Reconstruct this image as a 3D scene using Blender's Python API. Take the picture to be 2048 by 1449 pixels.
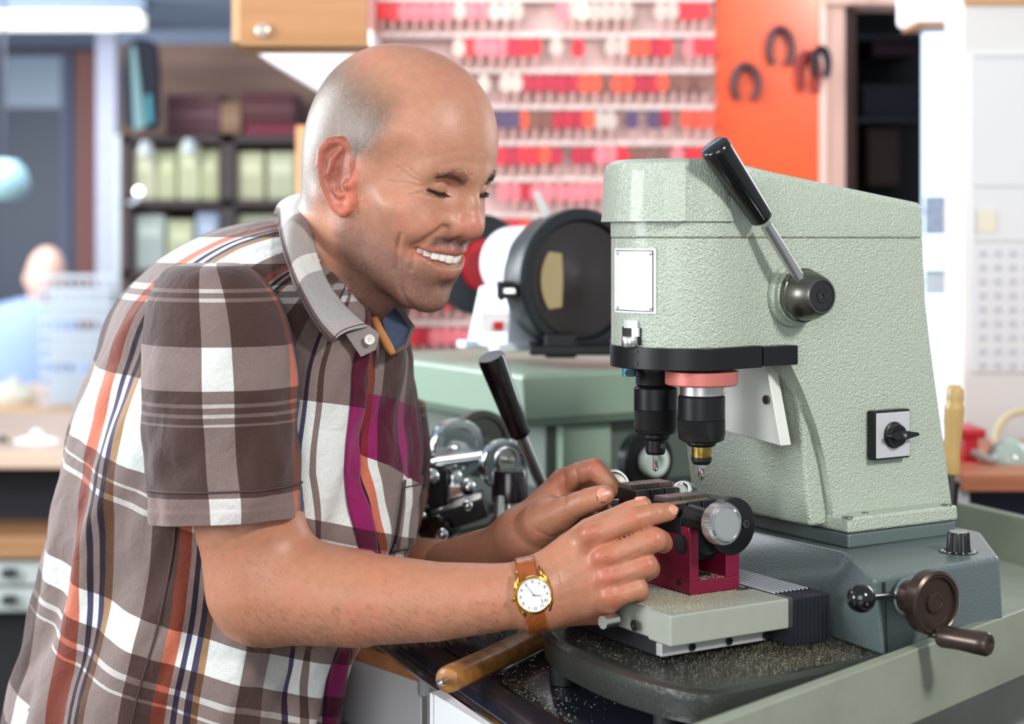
import bpy, bmesh, math, random
import numpy as np
from mathutils import Vector, Matrix, noise, Quaternion
random.seed(7)
for _o in list(bpy.data.objects): bpy.data.objects.remove(_o)
C = bpy.context.scene.collection
# ------------------------------------------------------------------ camera
F = 3300.0; HZ = 477.0; CH = 1.45
cam = bpy.data.cameras.new('camera'); camo = bpy.data.objects.new('camera', cam); C.objects.link(camo)
cam.sensor_width = 36; cam.lens = F / 2048 * 36
camo.location = (0, 0, CH); camo.rotation_euler = (math.pi / 2, 0, 0)
cam.shift_y = -(724.5 - HZ) / 2048
cam.clip_start = .05
cam.dof.use_dof = True; cam.dof.focus_distance = 1.45; cam.dof.aperture_fstop = 4.2
bpy.context.scene.camera = camo
# ------------------------------------------------------------------ world, lights, exposure
S = bpy.context.scene
S.view_settings.view_transform = 'Standard'; S.view_settings.look = 'None'
S.view_settings.gamma = 1; S.view_settings.use_curve_mapping = False
S.view_settings.exposure = 0.25
W = bpy.data.worlds.new('world'); S.world = W; W.use_nodes = True
W.node_tree.nodes['Background'].inputs[0].default_value = (.86, .93, 1, 1)
W.node_tree.nodes['Background'].inputs[1].default_value = .36
def area(name, loc, target, size, power, color=(1, 1, 1), sy=None):
    l = bpy.data.lights.new(name, 'AREA'); l.energy = power; l.color = color
    l.shape = 'RECTANGLE'; l.size = size; l.size_y = sy or size
    o = bpy.data.objects.new(name, l); C.objects.link(o); o.location = loc
    o.rotation_euler = (Vector(target) - Vector(loc)).to_track_quat('-Z', 'Y').to_euler()
    return o
area('shop_window_light', (-2.1, 2.6, 2.2), (-.1, 1.5, 1.35), 1.3, 85, (.92, .97, 1), 1.4)
area('side_window_light', (-4.6, -.1, 2.3), (0, 1.45, 1.4), 1.8, 190, (.94, .98, 1), 1.8)
area('ceiling_lamp_light', (1.5, -.3, 2.6), (.1, 1.6, 1.25), .3, 42, (1, .97, .93), .3)
area('shop_front_light', (-.6, -1.6, 2.0), (-.1, 1.6, 1.2), 1.5, 30, (1, .98, .95))
area('back_room_light', (-.3, 3.0, 2.55), (.2, 3.9, 1.2), 1.2, 26, (1, .98, .96))
area('left_room_light', (-3.6, 5.2, 1.5), (-.5, 6.5, 1.6), 2.2, 60, (.85, .93, 1), 1.6)
area('left_room_lamp', (-2.0, 6.4, 2.3), (-2.0, 7.2, 1), 1.0, 30, (.92, .96, 1))
area('shelf_fill', (-1.5, 4.0, 2.3), (-1.0, 5.6, 1.5), .6, 11, (1, .97, .94))  # added fill to brighten the brown shelf wall, no lamp hangs there
area('right_window_light', (1.9, 3.1, 1.9), (.9, 2.6, 1.2), .9, 14, (.9, .96, 1))
# ------------------------------------------------------------------ maths helpers
def P(X, Y, d): return Vector(((X - 1024) / F * d, d, CH - (Y - HZ) / F * d))
MANG = math.radians(31.2)
MO = Vector((.2936, 1.5, CH))
MM = Matrix.Translation(MO) @ Matrix.Rotation(MANG, 4, 'Z')
MMi = MM.inverted()
def _ray(X, Y, M):
    Mi = M.inverted(); o = Mi @ Vector((0, 0, CH)); e = Mi @ P(X, Y, 1.0); return o, e - o
def onp(X, Y, axis, val, M=None):
    """photo point -> local point on the local plane axis = val"""
    o, v = _ray(X, Y, M or MM); t = (val - o[axis]) / v[axis]; return o + v * t
def SB(X, Y, b): return onp(X, Y, 1, b)
def SA(X, Y, a): return onp(X, Y, 0, a)
def SZ(X, Y, z): return onp(X, Y, 2, z)
def lin(c):
    return tuple((x / 12.92 if x <= .04045 else ((x + .055) / 1.055) ** 2.4) for x in [q / 255 for q in c])
# ------------------------------------------------------------------ materials
def nt(m): return m.node_tree
def mat(name, col, rough=.5, metal=0, bump=None, var=None, coat=0, emit=None, spec=None, sss=0, trans=0, alpha=1):
    """bump=(scale,strength,distance[,kind]); var=(scale,amount[,colour2])"""
    m = bpy.data.materials.new(name); m.use_nodes = True; N = m.node_tree.nodes; L = m.node_tree.links
    b = N['Principled BSDF']; c = lin(col) + (1,)
    b.inputs['Base Color'].default_value = c; b.inputs['Roughness'].default_value = rough
    b.inputs['Metallic'].default_value = metal; b.inputs['Coat Weight'].default_value = coat
    b.inputs['Coat Roughness'].default_value = .12
    if spec is not None: b.inputs['Specular IOR Level'].default_value = spec
    if sss: b.inputs['Subsurface Weight'].default_value = sss; b.inputs['Subsurface Radius'].default_value = (.012, .004, .002); b.inputs['Subsurface Scale'].default_value = .5
    if trans: b.inputs['Transmission Weight'].default_value = trans
    if emit: b.inputs['Emission Color'].default_value = lin(emit[0]) + (1,); b.inputs['Emission Strength'].default_value = emit[1]
    tc = None
    if bump or var: tc = N.new('ShaderNodeTexCoord')
    if bump:
        kind = bump[3] if len(bump) > 3 else 'noise'
        if kind == 'noise':
            t = N.new('ShaderNodeTexNoise'); t.inputs['Detail'].default_value = 1.5; o = t.outputs['Fac']
        elif kind == 'voronoi':
            t = N.new('ShaderNodeTexVoronoi'); t.feature = 'SMOOTH_F1'; t.inputs['Smoothness'].default_value = .6; o = t.outputs['Distance']
        else:
            t = N.new('ShaderNodeTexWave'); t.bands_direction = kind; o = t.outputs['Fac']; t.inputs['Distortion'].default_value = 0
        t.inputs['Scale'].default_value = bump[0]; L.new(tc.outputs['Object'], t.inputs['Vector'])
        bn = N.new('ShaderNodeBump'); bn.inputs['Strength'].default_value = bump[1]; bn.inputs['Distance'].default_value = bump[2]
        L.new(o, bn.inputs['Height']); L.new(bn.outputs[0], b.inputs['Normal'])
    if var:
        t = N.new('ShaderNodeTexNoise'); t.inputs['Scale'].default_value = var[0]; t.inputs['Detail'].default_value = 5
        L.new(tc.outputs['Object'], t.inputs['Vector'])
        r = N.new('ShaderNodeMapRange'); r.inputs[1].default_value = .35; r.inputs[2].default_value = .68; L.new(t.outputs['Fac'], r.inputs[0])
        mx = N.new('ShaderNodeMix'); mx.data_type = 'RGBA'
        c2 = lin(var[2]) if len(var) > 2 else tuple(x * (1 - var[1]) for x in c[:3])
        mx.inputs[6].default_value = c; mx.inputs[7].default_value = tuple(c2) + (1,)
        r.inputs[4].default_value = var[1] if len(var) > 2 else 1
        L.new(r.outputs[0], mx.inputs[0]); L.new(mx.outputs[2], b.inputs['Base Color'])
    return m
def wood(name, c1, c2, scale=12, rough=.45, axis=0, coat=0):
    m = mat(name, c1, rough, coat=coat); N = m.node_tree.nodes; L = m.node_tree.links; b = N['Principled BSDF']
    tc = N.new('ShaderNodeTexCoord'); mp = N.new('ShaderNodeMapping'); s = [10, 10, 10]; s[axis] = .8; mp.inputs['Scale'].default_value = s
    t = N.new('ShaderNodeTexNoise'); t.inputs['Scale'].default_value = scale; t.inputs['Detail'].default_value = 6
    cr = N.new('ShaderNodeValToRGB'); cr.color_ramp.elements[0].position = .35; cr.color_ramp.elements[1].position = .7
    cr.color_ramp.elements[0].color = lin(c1) + (1,); cr.color_ramp.elements[1].color = lin(c2) + (1,)
    L.new(tc.outputs['Object'], mp.inputs[0]); L.new(mp.outputs[0], t.inputs['Vector']); L.new(t.outputs['Fac'], cr.inputs[0]); L.new(cr.outputs[0], b.inputs['Base Color'])
    return m
# ------------------------------------------------------------------ mesh builder
def frame(z, x=None):
    z = Vector(z).normalized(); x = Vector(x) if x is not None else (Vector((1, 0, 0)) if abs(z.x) < .9 else Vector((0, 1, 0)))
    y = z.cross(x).normalized(); x = y.cross(z).normalized(); return x, y, z
class MB:
    def __init__(s, M=None): s.bm = bmesh.new(); s.M = M or Matrix()
    def v(s, p): return s.bm.verts.new(s.M @ Vector(p))
    def face(s, vs):
        try: return s.bm.faces.new(vs)
        except ValueError: return None
    def box(s, c, size, R=None, taper=None):
        c = Vector(c); h = [q / 2 for q in size]; R = R or Matrix.Identity(3); vs = []
        for i in (-1, 1):
            for j in (-1, 1):
                for k in (-1, 1):
                    t = (taper if taper and k > 0 else 1); vs.append(s.v(c + R @ Vector((i * h[0] * t, j * h[1] * t, k * h[2]))))
        for q in ((0, 1, 3, 2), (4, 6, 7, 5), (0, 4, 5, 1), (2, 3, 7, 6), (0, 2, 6, 4), (1, 5, 7, 3)): s.face([vs[i] for i in q])
        return s
    def bb(s, lo, hi): return s.box([(a + b) / 2 for a, b in zip(lo, hi)], [abs(b - a) for a, b in zip(lo, hi)])
    def rings(s, rs, closed=True, cap=True):
        R = [[s.v(p) for p in r] for r in rs]; n = len(R[0])
        for a, b in zip(R, R[1:]):
            for i in range(n if closed else n - 1): s.face([a[i], a[(i + 1) % n], b[(i + 1) % n], b[i]])
        if cap and closed: s.face(R[0][::-1]); s.face(R[-1])
        return R
    def lathe(s, prof, o, ax=(0, 0, 1), n=32, x=None, cap=True):
        """prof: list of (radius, distance along axis)"""
        X, Y, Z = frame(ax, x); o = Vector(o)
        s.rings([[o + Z * h + (X * math.cos(2 * math.pi * i / n) + Y * math.sin(2 * math.pi * i / n)) * max(r, 1e-5) for i in range(n)] for r, h in prof], cap=cap); return s
    def cyl(s, p0, p1, r0, r1=None, n=24):
        p0 = Vector(p0); p1 = Vector(p1); d = p1 - p0; s.lathe([(r0, 0), (r1 if r1 is not None else r0, d.length)], p0, d, n); return s
    def tube(s, pts, r, n=10, cap=True):
        pts = [Vector(p) for p in pts]; rs = r if hasattr(r, '__len__') else [r] * len(pts); out = []; px = None
        for i, p in enumerate(pts):
            t = (pts[min(i + 1, len(pts) - 1)] - pts[max(i - 1, 0)]); X, Y, Z = frame(t, px); px = X
            out.append([p + (X * math.cos(2 * math.pi * k / n) + Y * math.sin(2 * math.pi * k / n)) * rs[i] for k in range(n)])
        s.rings(out, cap=cap); return s
    def prism(s, poly, off):
        """poly: 3d points; off: extrusion vector"""
        off = Vector(off); s.rings([[Vector(p) for p in poly], [Vector(p) + off for p in poly]]); return s
    def sphere(s, c, r, n=20, sc=(1, 1, 1)):
        c = Vector(c); m = n // 2
        s.rings([[c + Vector((math.sin(math.pi * j / m) * math.cos(2 * math.pi * i / n) * r * sc[0] + 0, math.sin(math.pi * j / m) * math.sin(2 * math.pi * i / n) * r * sc[1], -math.cos(math.pi * j / m) * r * sc[2])) if 0 < j < m else c + Vector((1e-5 * math.cos(2 * math.pi * i / n), 1e-5 * math.sin(2 * math.pi * i / n), (-1 if j == 0 else 1) * r * sc[2])) for i in range(n)] for j in range(m + 1)]); return s
    def build(s, name, m, parent=None, bevel=0, seg=2, sharp=35, smooth=True, solid=0, sub=0):
        bm = s.bm
        if parent is not None and parent.get('_wm') is not None:
            bm.transform(WM[parent['_wm']].inverted())
        bmesh.ops.recalc_face_normals(bm, faces=bm.faces)
        me = bpy.data.meshes.new(name); bm.to_mesh(me); bm.free()
        for p in me.polygons: p.use_smooth = smooth
        if smooth and sharp: me.set_sharp_from_angle(angle=math.radians(sharp))
        o = bpy.data.objects.new(name, me); C.objects.link(o); me.materials.append(m)
        if parent is not None:
            o.parent = parent
            o['_wm'] = parent['_wm'] if parent.get('_wm') is not None else -1
            if parent.get('_wm') is None: del o['_wm']
        if solid:
            q = o.modifiers.new('solid', 'SOLIDIFY'); q.thickness = solid; q.offset = 0
        if sub:
            q = o.modifiers.new('sub', 'SUBSURF'); q.levels = sub; q.render_levels = sub
        if bevel:
            q = o.modifiers.new('bevel', 'BEVEL'); q.width = bevel; q.segments = seg; q.limit_method = 'ANGLE'; q.angle_limit = math.radians(40); q.harden_normals = True
        return o
WM = []
def thing(name, label, cat, loc, rz=0, group=None):
    o = bpy.data.objects.new(name, None); C.objects.link(o); o.location = loc; o.rotation_euler = (0, 0, rz); o.empty_display_size = .05
    WM.append(Matrix.Translation(Vector(loc)) @ Matrix.Rotation(rz, 4, 'Z')); o['_wm'] = len(WM) - 1
    return tag(o, label, cat, group)
def tag(o, label, cat, group=None, kind=None):
    if label: o['label'] = label
    if cat: o['category'] = cat
    if group: o['group'] = group
    if kind: o['kind'] = kind
    return o
def struct(name, mb, m, **k):
    o = mb.build(name, m, **k); o['kind'] = 'structure'; return o
def copy_tree(o, parent=None):
    c = o.copy(); C.objects.link(c)
    if parent is not None: c.parent = parent
    for ch in list(o.children): copy_tree(ch, c)
    return c
# ------------------------------------------------------------------ room shell
WALLW = mat('white_wall_paint', (226, 224, 222), .8, var=(4, .06))
WALLG = mat('grey_wall_paint', (176, 180, 190), .8)
DARKR = mat('unlit_room_walls', (22, 24, 30), .8)  # the store room's lack of light is put into this near-black colour
CEILM = mat('ceiling_panels', (150, 166, 188), .8)
FLOORM = mat('grey_floor_tiles', (96, 96, 98), .5, var=(3, .3))
TAN = wood('tan_veneer', (206, 152, 106), (190, 134, 88), 3, .5)
ORW = wood('orange_brown_wood', (206, 112, 62), (176, 88, 48), 3, .5, 2)
REDW = mat('red_brown_frame_paint', (128, 66, 60), .5)
BRW = wood('brown_wall_wood', (128, 98, 84), (104, 78, 68), 2, .6)
def bx(lo, hi): return MB().bb(lo, hi)
def wx(X, d): return (X - 1024) / F * d
def wz(Y, d): return CH - (Y - HZ) / F * d
def px(name, X0, Y0, X1, Y1, d, dep, m, parent=None, **k):
    """box whose front face spans the given photo rectangle at depth d and goes dep further back"""
    return bx((wx(X0, d), d, wz(Y1, d)), (wx(X1, d), d + dep, wz(Y0, d))).build(name, m, parent, **k)
struct('floor', bx((-4.2, -2.5, -.05), (2.6, 9.2, 0)), FLOORM)
struct('ceiling', bx((-4.2, 2.2, 2.46), (2.6, 9.2, 2.52)), CEILM)
struct('wall_far', bx((-4.2, 9.0, 0), (0.2, 9.1, 2.46)), WALLG)
struct('wall_left', bx((-4.2, 4.4, 0), (-4.1, 9.0, 2.46)), WALLG)
PD = 3.26
struct('wall_back', bx((wx(742, PD), PD, 0), (wx(1655, PD), PD + .08, 2.46)), WALLW)
# partition corner running back behind the key board
struct('wall_corner', bx((wx(742, PD), PD + .08, 0), (wx(742, PD) + .08, 9.0, 2.46)), WALLG)
# doorway
DF = wood('pale_pink_wood', (226, 190, 176), (206, 160, 146), 3, .5, 2)
dr = px('door_1', 1648, -90, 1690, 1500, 3.2, .1, DF); dr['kind'] = 'structure'
st = px('trim_1', 1648, -110, 1930, 8, 3.18, .12, DF); st['kind'] = 'structure'
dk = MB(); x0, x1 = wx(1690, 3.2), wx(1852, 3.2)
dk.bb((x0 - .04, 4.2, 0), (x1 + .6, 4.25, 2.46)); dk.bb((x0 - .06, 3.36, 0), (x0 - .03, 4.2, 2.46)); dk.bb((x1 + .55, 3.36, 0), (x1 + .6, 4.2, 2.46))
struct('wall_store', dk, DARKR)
db = px('trim_2', 1690, 8, 1712, 1500, 3.22, .1, mat('dark_red_brown_jamb', (60, 30, 26), .5)); db['kind'] = 'structure'
# shelf and boxes in the dark store room
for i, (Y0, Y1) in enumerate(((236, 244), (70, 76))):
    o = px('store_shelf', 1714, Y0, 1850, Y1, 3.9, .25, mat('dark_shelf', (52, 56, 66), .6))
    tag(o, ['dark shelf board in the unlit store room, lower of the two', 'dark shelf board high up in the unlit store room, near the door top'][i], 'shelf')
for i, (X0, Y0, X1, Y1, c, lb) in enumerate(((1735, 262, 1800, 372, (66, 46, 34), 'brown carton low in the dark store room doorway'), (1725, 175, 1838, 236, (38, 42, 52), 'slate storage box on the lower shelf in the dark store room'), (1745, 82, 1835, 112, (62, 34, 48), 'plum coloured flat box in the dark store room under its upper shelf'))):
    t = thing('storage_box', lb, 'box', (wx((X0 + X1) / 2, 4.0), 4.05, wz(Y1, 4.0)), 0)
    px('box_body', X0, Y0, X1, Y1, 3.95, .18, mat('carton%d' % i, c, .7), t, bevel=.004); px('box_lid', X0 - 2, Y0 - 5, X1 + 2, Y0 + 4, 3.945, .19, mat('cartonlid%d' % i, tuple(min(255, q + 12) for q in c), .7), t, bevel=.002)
# bright window between door and right wall
sk = mat('daylight_sky', (214, 232, 255), .5, emit=((212, 232, 255), 1.35))
struct('window_1', MB().bb((wx(1846, 3.3), 3.3, .9), (wx(1938, 3.3), 3.31, 2.4)), sk)
WF = mat('white_window_frame', (228, 234, 242), .4)
m = MB()
for Y in (420, 560, 840): m.bb((wx(1852, 3.22), 3.22, wz(Y + 6, 3.22)), (wx(1930, 3.22), 3.25, wz(Y, 3.22)))
m.bb((wx(1905, 3.2), 3.18, .9), (wx(1932, 3.2), 3.26, 2.4)); struct('trim_3', m, WF)
struct('wall_under_window', MB().bb((wx(1848, 3.25), 3.24, 0), (wx(1940, 3.25), 3.3, .92)), WALLW)
t = thing('window_notice', 'bluish paper notices taped to the bright window right of the machine', 'notice', (wx(1875, 3.15), 3.15, wz(470, 3.15)))
px('paper_sheet', 1850, 392, 1902, 470, 3.15, .004, mat('blue_grey_paper', (150, 168, 196), .7, var=(60, .5, (220, 226, 236))), t)
t = thing('window_notice', 'pale papers with a dark top line on the bright window, below the bluish notices', 'notice', (wx(1875, 3.15), 3.15, wz(590, 3.15)))
px('paper_sheet', 1850, 545, 1903, 590, 3.15, .004, mat('pale_paper', (214, 222, 230), .7), t)
px('paper_edge', 1850, 540, 1903, 545, 3.148, .006, mat('paper_edge_dark', (120, 136, 150), .7), t)
t = thing('wall_lamp', 'white box lamp glowing above the dark doorway at the top edge', 'lamp', (wx(1870, 3.05), 3.1, wz(48, 3.05)))
px('lamp_housing', 1822, -40, 1922, 42, 3.05, .12, mat('lamp_white', (240, 246, 255), .4, emit=((236, 244, 255), .9)), t, bevel=.01); px('lamp_trim', 1835, 42, 1918, 50, 3.05, .12, TAN, t)
# right wall with calendar
RD = 2.75
struct('wall_right', bx((wx(1928, RD), RD, 0), (wx(2400, RD), RD + .12, 2.46)), WALLW)
struct('trim_4', bx((wx(1926, RD), RD - .008, wz(10, RD)), (wx(2400, RD), RD, wz(-40, RD))), TAN)
t = thing('wall_calendar', 'large pale wall calendar with faint printed grid on the white right wall', 'calendar', (wx(2010, RD), RD - .004, wz(740, RD)))
px('calendar_sheet', 1942, 106, 2110, 745, RD - .005, .004, mat('calendar_paper', (222, 222, 224), .7), t)
m = MB()
for r in range(9):
    for c in range(5):
        X = 1955 + c * 30; Y = 500 + r * 28
        m.bb((wx(X, RD), RD - .0065, wz(Y + 14, RD)), (wx(X + 14, RD), RD - .005, wz(Y, RD)))
m.build('calendar_dates', mat('calendar_ink', (198, 196, 206), .7), t)
m = MB()
for Y in (112, 370, 480): m.bb((wx(1946, RD), RD - .0065, wz(Y + 4, RD)), (wx(2100, RD), RD - .005, wz(Y, RD)))
for X in (1948,): m.bb((wx(X, RD), RD - .0065, wz(470, RD)), (wx(X + 3, RD), RD - .005, wz(420, RD)))
m.build('calendar_lines', mat('calendar_line', (196, 196, 200), .7), t)
px('calendar_picture', 1952, 420, 1992, 465, RD - .0065, .001, mat('calendar_yellow', (228, 220, 200), .7), t)
# orange panel with horseshoes
OR = mat('orange_lacquer_panel', (250, 92, 40), .22, var=(3, .35, (240, 74, 30)), coat=.4)
t = thing('orange_panel', 'glossy orange display panel hanging right of the key board behind the machine', 'panel', (wx(1540, 3.2), 3.22, wz(620, 3.2)))
px('panel_board', 1431, -60, 1646, 700, 3.2, .03, OR, t, bevel=.004)
px('panel_edge', 1640, -60, 1652, 700, 3.19, .05, mat('panel_edge_paint', (236, 200, 190), .4), t)
def horseshoe(X, Y, rx, ry, lab, d=3.17, c=(96, 66, 72)):
    t = thing('horseshoe', lab, 'horseshoe', P(X, Y + ry, d + .01), 0, None)
    pts = []
    for i in range(25):
        a = math.radians(-52 + 284 * i / 24); pts.append(P(X + rx * math.cos(a), Y - ry * math.sin(a), d + .02))
    m = MB(); rr = [.0065 + .002 * math.sin(math.pi * i / 24) for i in range(25)]
    m.tube(pts, rr, 8); m.build('shoe_iron', mat('horseshoe_iron', c, .45, .4), t)
horseshoe(1491, 170, 24, 38, 'dark iron horseshoe on the orange panel, lowest and leftmost of the horseshoes')
horseshoe(1560, 98, 23, 40, 'dark iron horseshoe on the orange panel, highest of the horseshoes')
horseshoe(1617, 150, 20, 42, 'slim reddish horseshoe near the right edge of the orange panel', c=(150, 60, 60))
horseshoe(1642, 130, 14, 32, 'black horseshoe hung over the right edge of the orange panel', 3.12, (36, 34, 44))
# key board
BD = 3.2
t = thing('key_board', 'wide pale pink board of hooks and rails holding rows of keys behind the man', 'board', (wx(1090, BD), BD + .02, wz(720, BD)))
px('board_back', 748, -60, 1432, 735, BD + .01, .03, mat('pink_board', (210, 178, 174), .6, var=(40, .5, (196, 156, 154))), t)
rails = [62 + 72.2 * i for i in range(-1, 9)]
RM = mat('pale_rail', (222, 204, 200), .4)
for y in rails: px('rail', 750, y + 2, 1430, y + 14, BD - .012, .022, RM, t, bevel=.002)
# keys
KM = {'red': mat('red_key_head', (226, 40, 56), .3), 'crimson': mat('crimson_key_head', (186, 28, 60), .3), 'orange': mat('orange_key_head', (238, 84, 58), .3), 'brown': mat('brown_key_head', (132, 84, 74), .4),
      'pink': mat('pink_key_head', (236, 128, 138), .4), 'steel': mat('steel_key_head', (196, 180, 172), .3, .5), 'navy': mat('navy_key_head', (84, 66, 104), .3), 'cream': mat('cream_key_head', (240, 222, 200), .4)}
KBL = mat('steel_key_blade', (196, 150, 146), .4, .3)
protok = {}
def mkkey(col, lab, grp, loc):
    if col in protok: return copy_key(protok[col], lab, grp, loc)
    t = thing('hanging_key', lab, 'key', loc, 0, grp)
    L_ = Vector(loc); m = MB()
    rs = []
    for y in (-.002, .002): rs.append([L_ + Vector((.0128 * math.cos(a) * (1 - .12 * math.sin(a)), y, -.014 + .0185 * math.sin(a))) for a in [2 * math.pi * i / 14 for i in range(14)]])
    m.rings(rs); m.build('key_head', KM[col], t, smooth=False)
    m = MB(); m.prism([L_ + Vector(p) for p in ((-.0035, .001, -.026), (-.0035, .001, -.052), (0, .001, -.056), (.0035, .001, -.052), (.0025, .001, -.044), (.0038, .001, -.038), (.0035, .001, -.026))], (0, -.0018, 0)); m.build('key_blade', KBL, t, smooth=False)
    protok[col] = t; return t
def copy_key(src, lab, grp, loc):
    c = copy_tree(src); c.location = loc; c['label'] = lab; c['group'] = grp; return c
ords = ['top', 'second', 'third', 'fourth', 'fifth', 'sixth', 'seventh', 'eighth', 'ninth', 'tenth']
rk = random.Random(3)
for r in range(10):
    Yh = 8 + 72.2 * r
    pal = [['steel', 'red', 'steel', 'cream', 'red', 'pink'], ['red', 'crimson', 'red', 'pink', 'steel', 'orange'], ['brown', 'orange', 'brown', 'crimson', 'steel', 'red'], ['crimson', 'red', 'orange', 'steel', 'brown', 'navy'], ['crimson', 'orange', 'red', 'brown', 'pink', 'red'], ['crimson', 'pink', 'navy', 'red', 'pink', 'crimson'], ['red', 'pink', 'steel', 'red', 'orange', 'red'], ['red', 'pink', 'orange', 'red', 'steel', 'crimson'], ['red', 'orange', 'pink', 'crimson', 'red', 'steel'], ['red', 'pink', 'red', 'orange', 'crimson', 'steel']][r]
    X = 764; run = None
    while X < 1422:
        if run is None or rk.random() < .45: run = rk.choice(pal)
        hid = False
        if Yh > 60: hid = X < (900 if Yh < 120 else 945 if Yh < 190 else 975 if Yh < 480 else 900 if Yh < 560 else 826)
        if Yh > 305 and X > 1222: hid = True
        if Yh > 455 and X > 975: hid = True
        if Yh > 560 and X > 960: hid = True
        gap = rk.random() < (.25 if r == 0 and X > 1040 else .08)
        if not hid and not gap:
            mkkey(run, '%s-headed key hanging in the %s visible row of the board' % (run, ords[r]), '%s keys in the %s row of the key board' % (run, ords[r]), P(X, Yh + rk.uniform(-2, 2), BD - .014 - rk.random() * .008))
        X += rk.uniform(20, 24)
# side post of the key board and brown partition post
t = px('trim_5', 704, -60, 748, 1500, 3.1, .2, ORW); t['kind'] = 'structure'
t = px('trim_6', 735, -60, 750, 1500, 3.08, .05, mat('dark_post_edge', (150, 100, 96), .5)); t['kind'] = 'structure'
# hanging tan cabinet
t = thing('wall_cabinet', 'tan wooden cabinet hanging from above, its bottom at the top left of the man head', 'cabinet', (wx(590, 2.5), 2.6, wz(106, 2.5)))
px('cabinet_door', 478, -120, 734, 84, 2.5, .02, TAN, t, bevel=.002); px('cabinet_side', 463, -120, 480, 88, 2.5, .12, mat('tan_edge', (232, 186, 142), .5), t); px('cabinet_bottom', 463, 84, 734, 90, 2.5, .12, mat('tan_bottom', (206, 158, 108), .5), t)
m = MB(); m.lathe([(.012, 0), (.011, .008), (.004, .011)], P(526, 62, 2.5), (0, -1, 0), 20); m.build('cabinet_knob', STEEL0 if 'STEEL0' in globals() else mat('knob_metal', (214, 200, 186), .3, .4), t)
# sloping white boxing under the cabinet
m = MB(); d = 3.0; m.prism([P(495, 60, d), P(745, 60, d), P(745, 245, d), P(505, 100, d)], (0, .25, 0)); struct('trim_7', m, mat('white_boxing', (222, 222, 226), .6))
t = px('trim_8', 592, 252, 640, 1200, 3.4, .1, wood('tan_post', (230, 178, 130), (210, 150, 104), 3, .5, 2)); t['kind'] = 'structure'
# ------------------------------------------------------------------ far left of the room
FD = 8.8
px_ = px
o = px('door_2', -40, 92, 152, 1500, FD, .1, mat('navy_door', (34, 46, 72), .4)); o['kind'] = 'structure'
o = px('window_2', 12, 112, 122, 215, FD - .03, .03, mat('grey_blue_pane', (112, 128, 146), .25, emit=((110, 128, 148), .25))); o['kind'] = 'structure'
o = px('trim_9', -40, 84, 190, 104, FD - .06, .1, mat('dark_lintel', (70, 52, 62), .6)); o['kind'] = 'structure'
o = px('trim_10', 152, 104, 190, 1300, FD - .1, .2, REDW); o['kind'] = 'structure'
o = px('trim_11', 120, 104, 140, 1300, FD - .02, .02, mat('blue_grey_stile', (84, 94, 124), .5)); o['kind'] = 'structure'
o = px('column_post', 192, 40, 232, 1300, 7.6, .25, mat('pale_column', (176, 180, 198), .6, var=(20, .3, (150, 150, 170)))); o['kind'] = 'structure'; o.name = 'trim_12'
o = px('trim_13', 232, 270, 262, 1300, 7.6, .2, mat('pale_column_b', (196, 206, 206), .6)); o['kind'] = 'structure'
# ceiling fluorescent
t = thing('ceiling_light', 'long glowing fluorescent tube light on the ceiling at the top left', 'lamp', P(120, 28, 6.9))
m = MB(); m.bb((wx(-160, 6.9), 6.86, wz(56, 6.9)), (wx(282, 6.9), 7.0, wz(24, 6.9))); m.build('light_diffuser', mat('tube_glow', (255, 255, 246), .5, emit=((255, 255, 244), 1.15)), t, bevel=.01)
m = MB(); m.bb((wx(-170, 6.9), 6.9, wz(24, 6.9)), (wx(290, 6.9), 6.98, 2.458)); m.build('light_housing', mat('light_housing', (110, 122, 140), .6), t)
# ceiling bulkhead
o = px('trim_14', 236, 60, 470, 88, 6.2, .4, mat('bulkhead', (120, 132, 156), .7)); o['kind'] = 'structure'
# brown cupboard wall with shelves
WD = 5.4
o = px('wall_panel', 240, 88, 640, 1300, WD + .3, .05, BRW); o.name = 'wall_shelving'; o['kind'] = 'structure'
t = thing('shelf_unit', 'dark brown open shelf unit with boxes against the brown wall at the left', 'shelf', (wx(430, WD), WD, 0))
DS = mat('dark_brown_shelf', (66, 54, 56), .6)
for y0, y1 in ((270, 286), (400, 414), (540, 556), (690, 706)): px('shelf_board', 244, y0, 620, y1, WD, .28, DS, t)
for x0, x1 in ((244, 262), (440, 470), (600, 620)): px('shelf_upright', x0, 270, x1, 1250, WD, .28, DS, t)
bxs = [(268, 298, 312, 400, (200, 200, 172), 'pale box with a white cap on the upper shelf, at its left end'), (314, 300, 352, 400, (186, 192, 152), 'olive cream binder box on the upper shelf, second from the left'), (356, 290, 400, 400, (190, 196, 160), 'cream box on the upper shelf, left of the dark divider by one'), (402, 300, 438, 400, (182, 186, 146), 'olive cream box right against the dark divider of the upper shelf'),
       (474, 304, 528, 400, (196, 196, 160), 'wide cream box on the upper shelf, just right of the divider'), (534, 304, 592, 400, (186, 190, 158), 'wide cream box on the upper shelf, furthest right behind the man'),
       (270, 430, 330, 540, (164, 176, 172), 'grey green box on the middle shelf, at its left end'), (334, 440, 388, 540, (176, 182, 146), 'cream green box in the middle of the middle shelf'), (392, 425, 438, 540, (150, 166, 190), 'bluish box on the middle shelf beside the divider'), (474, 430, 560, 540, (160, 170, 140), 'dull green box on the middle shelf right of the divider')]
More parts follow.
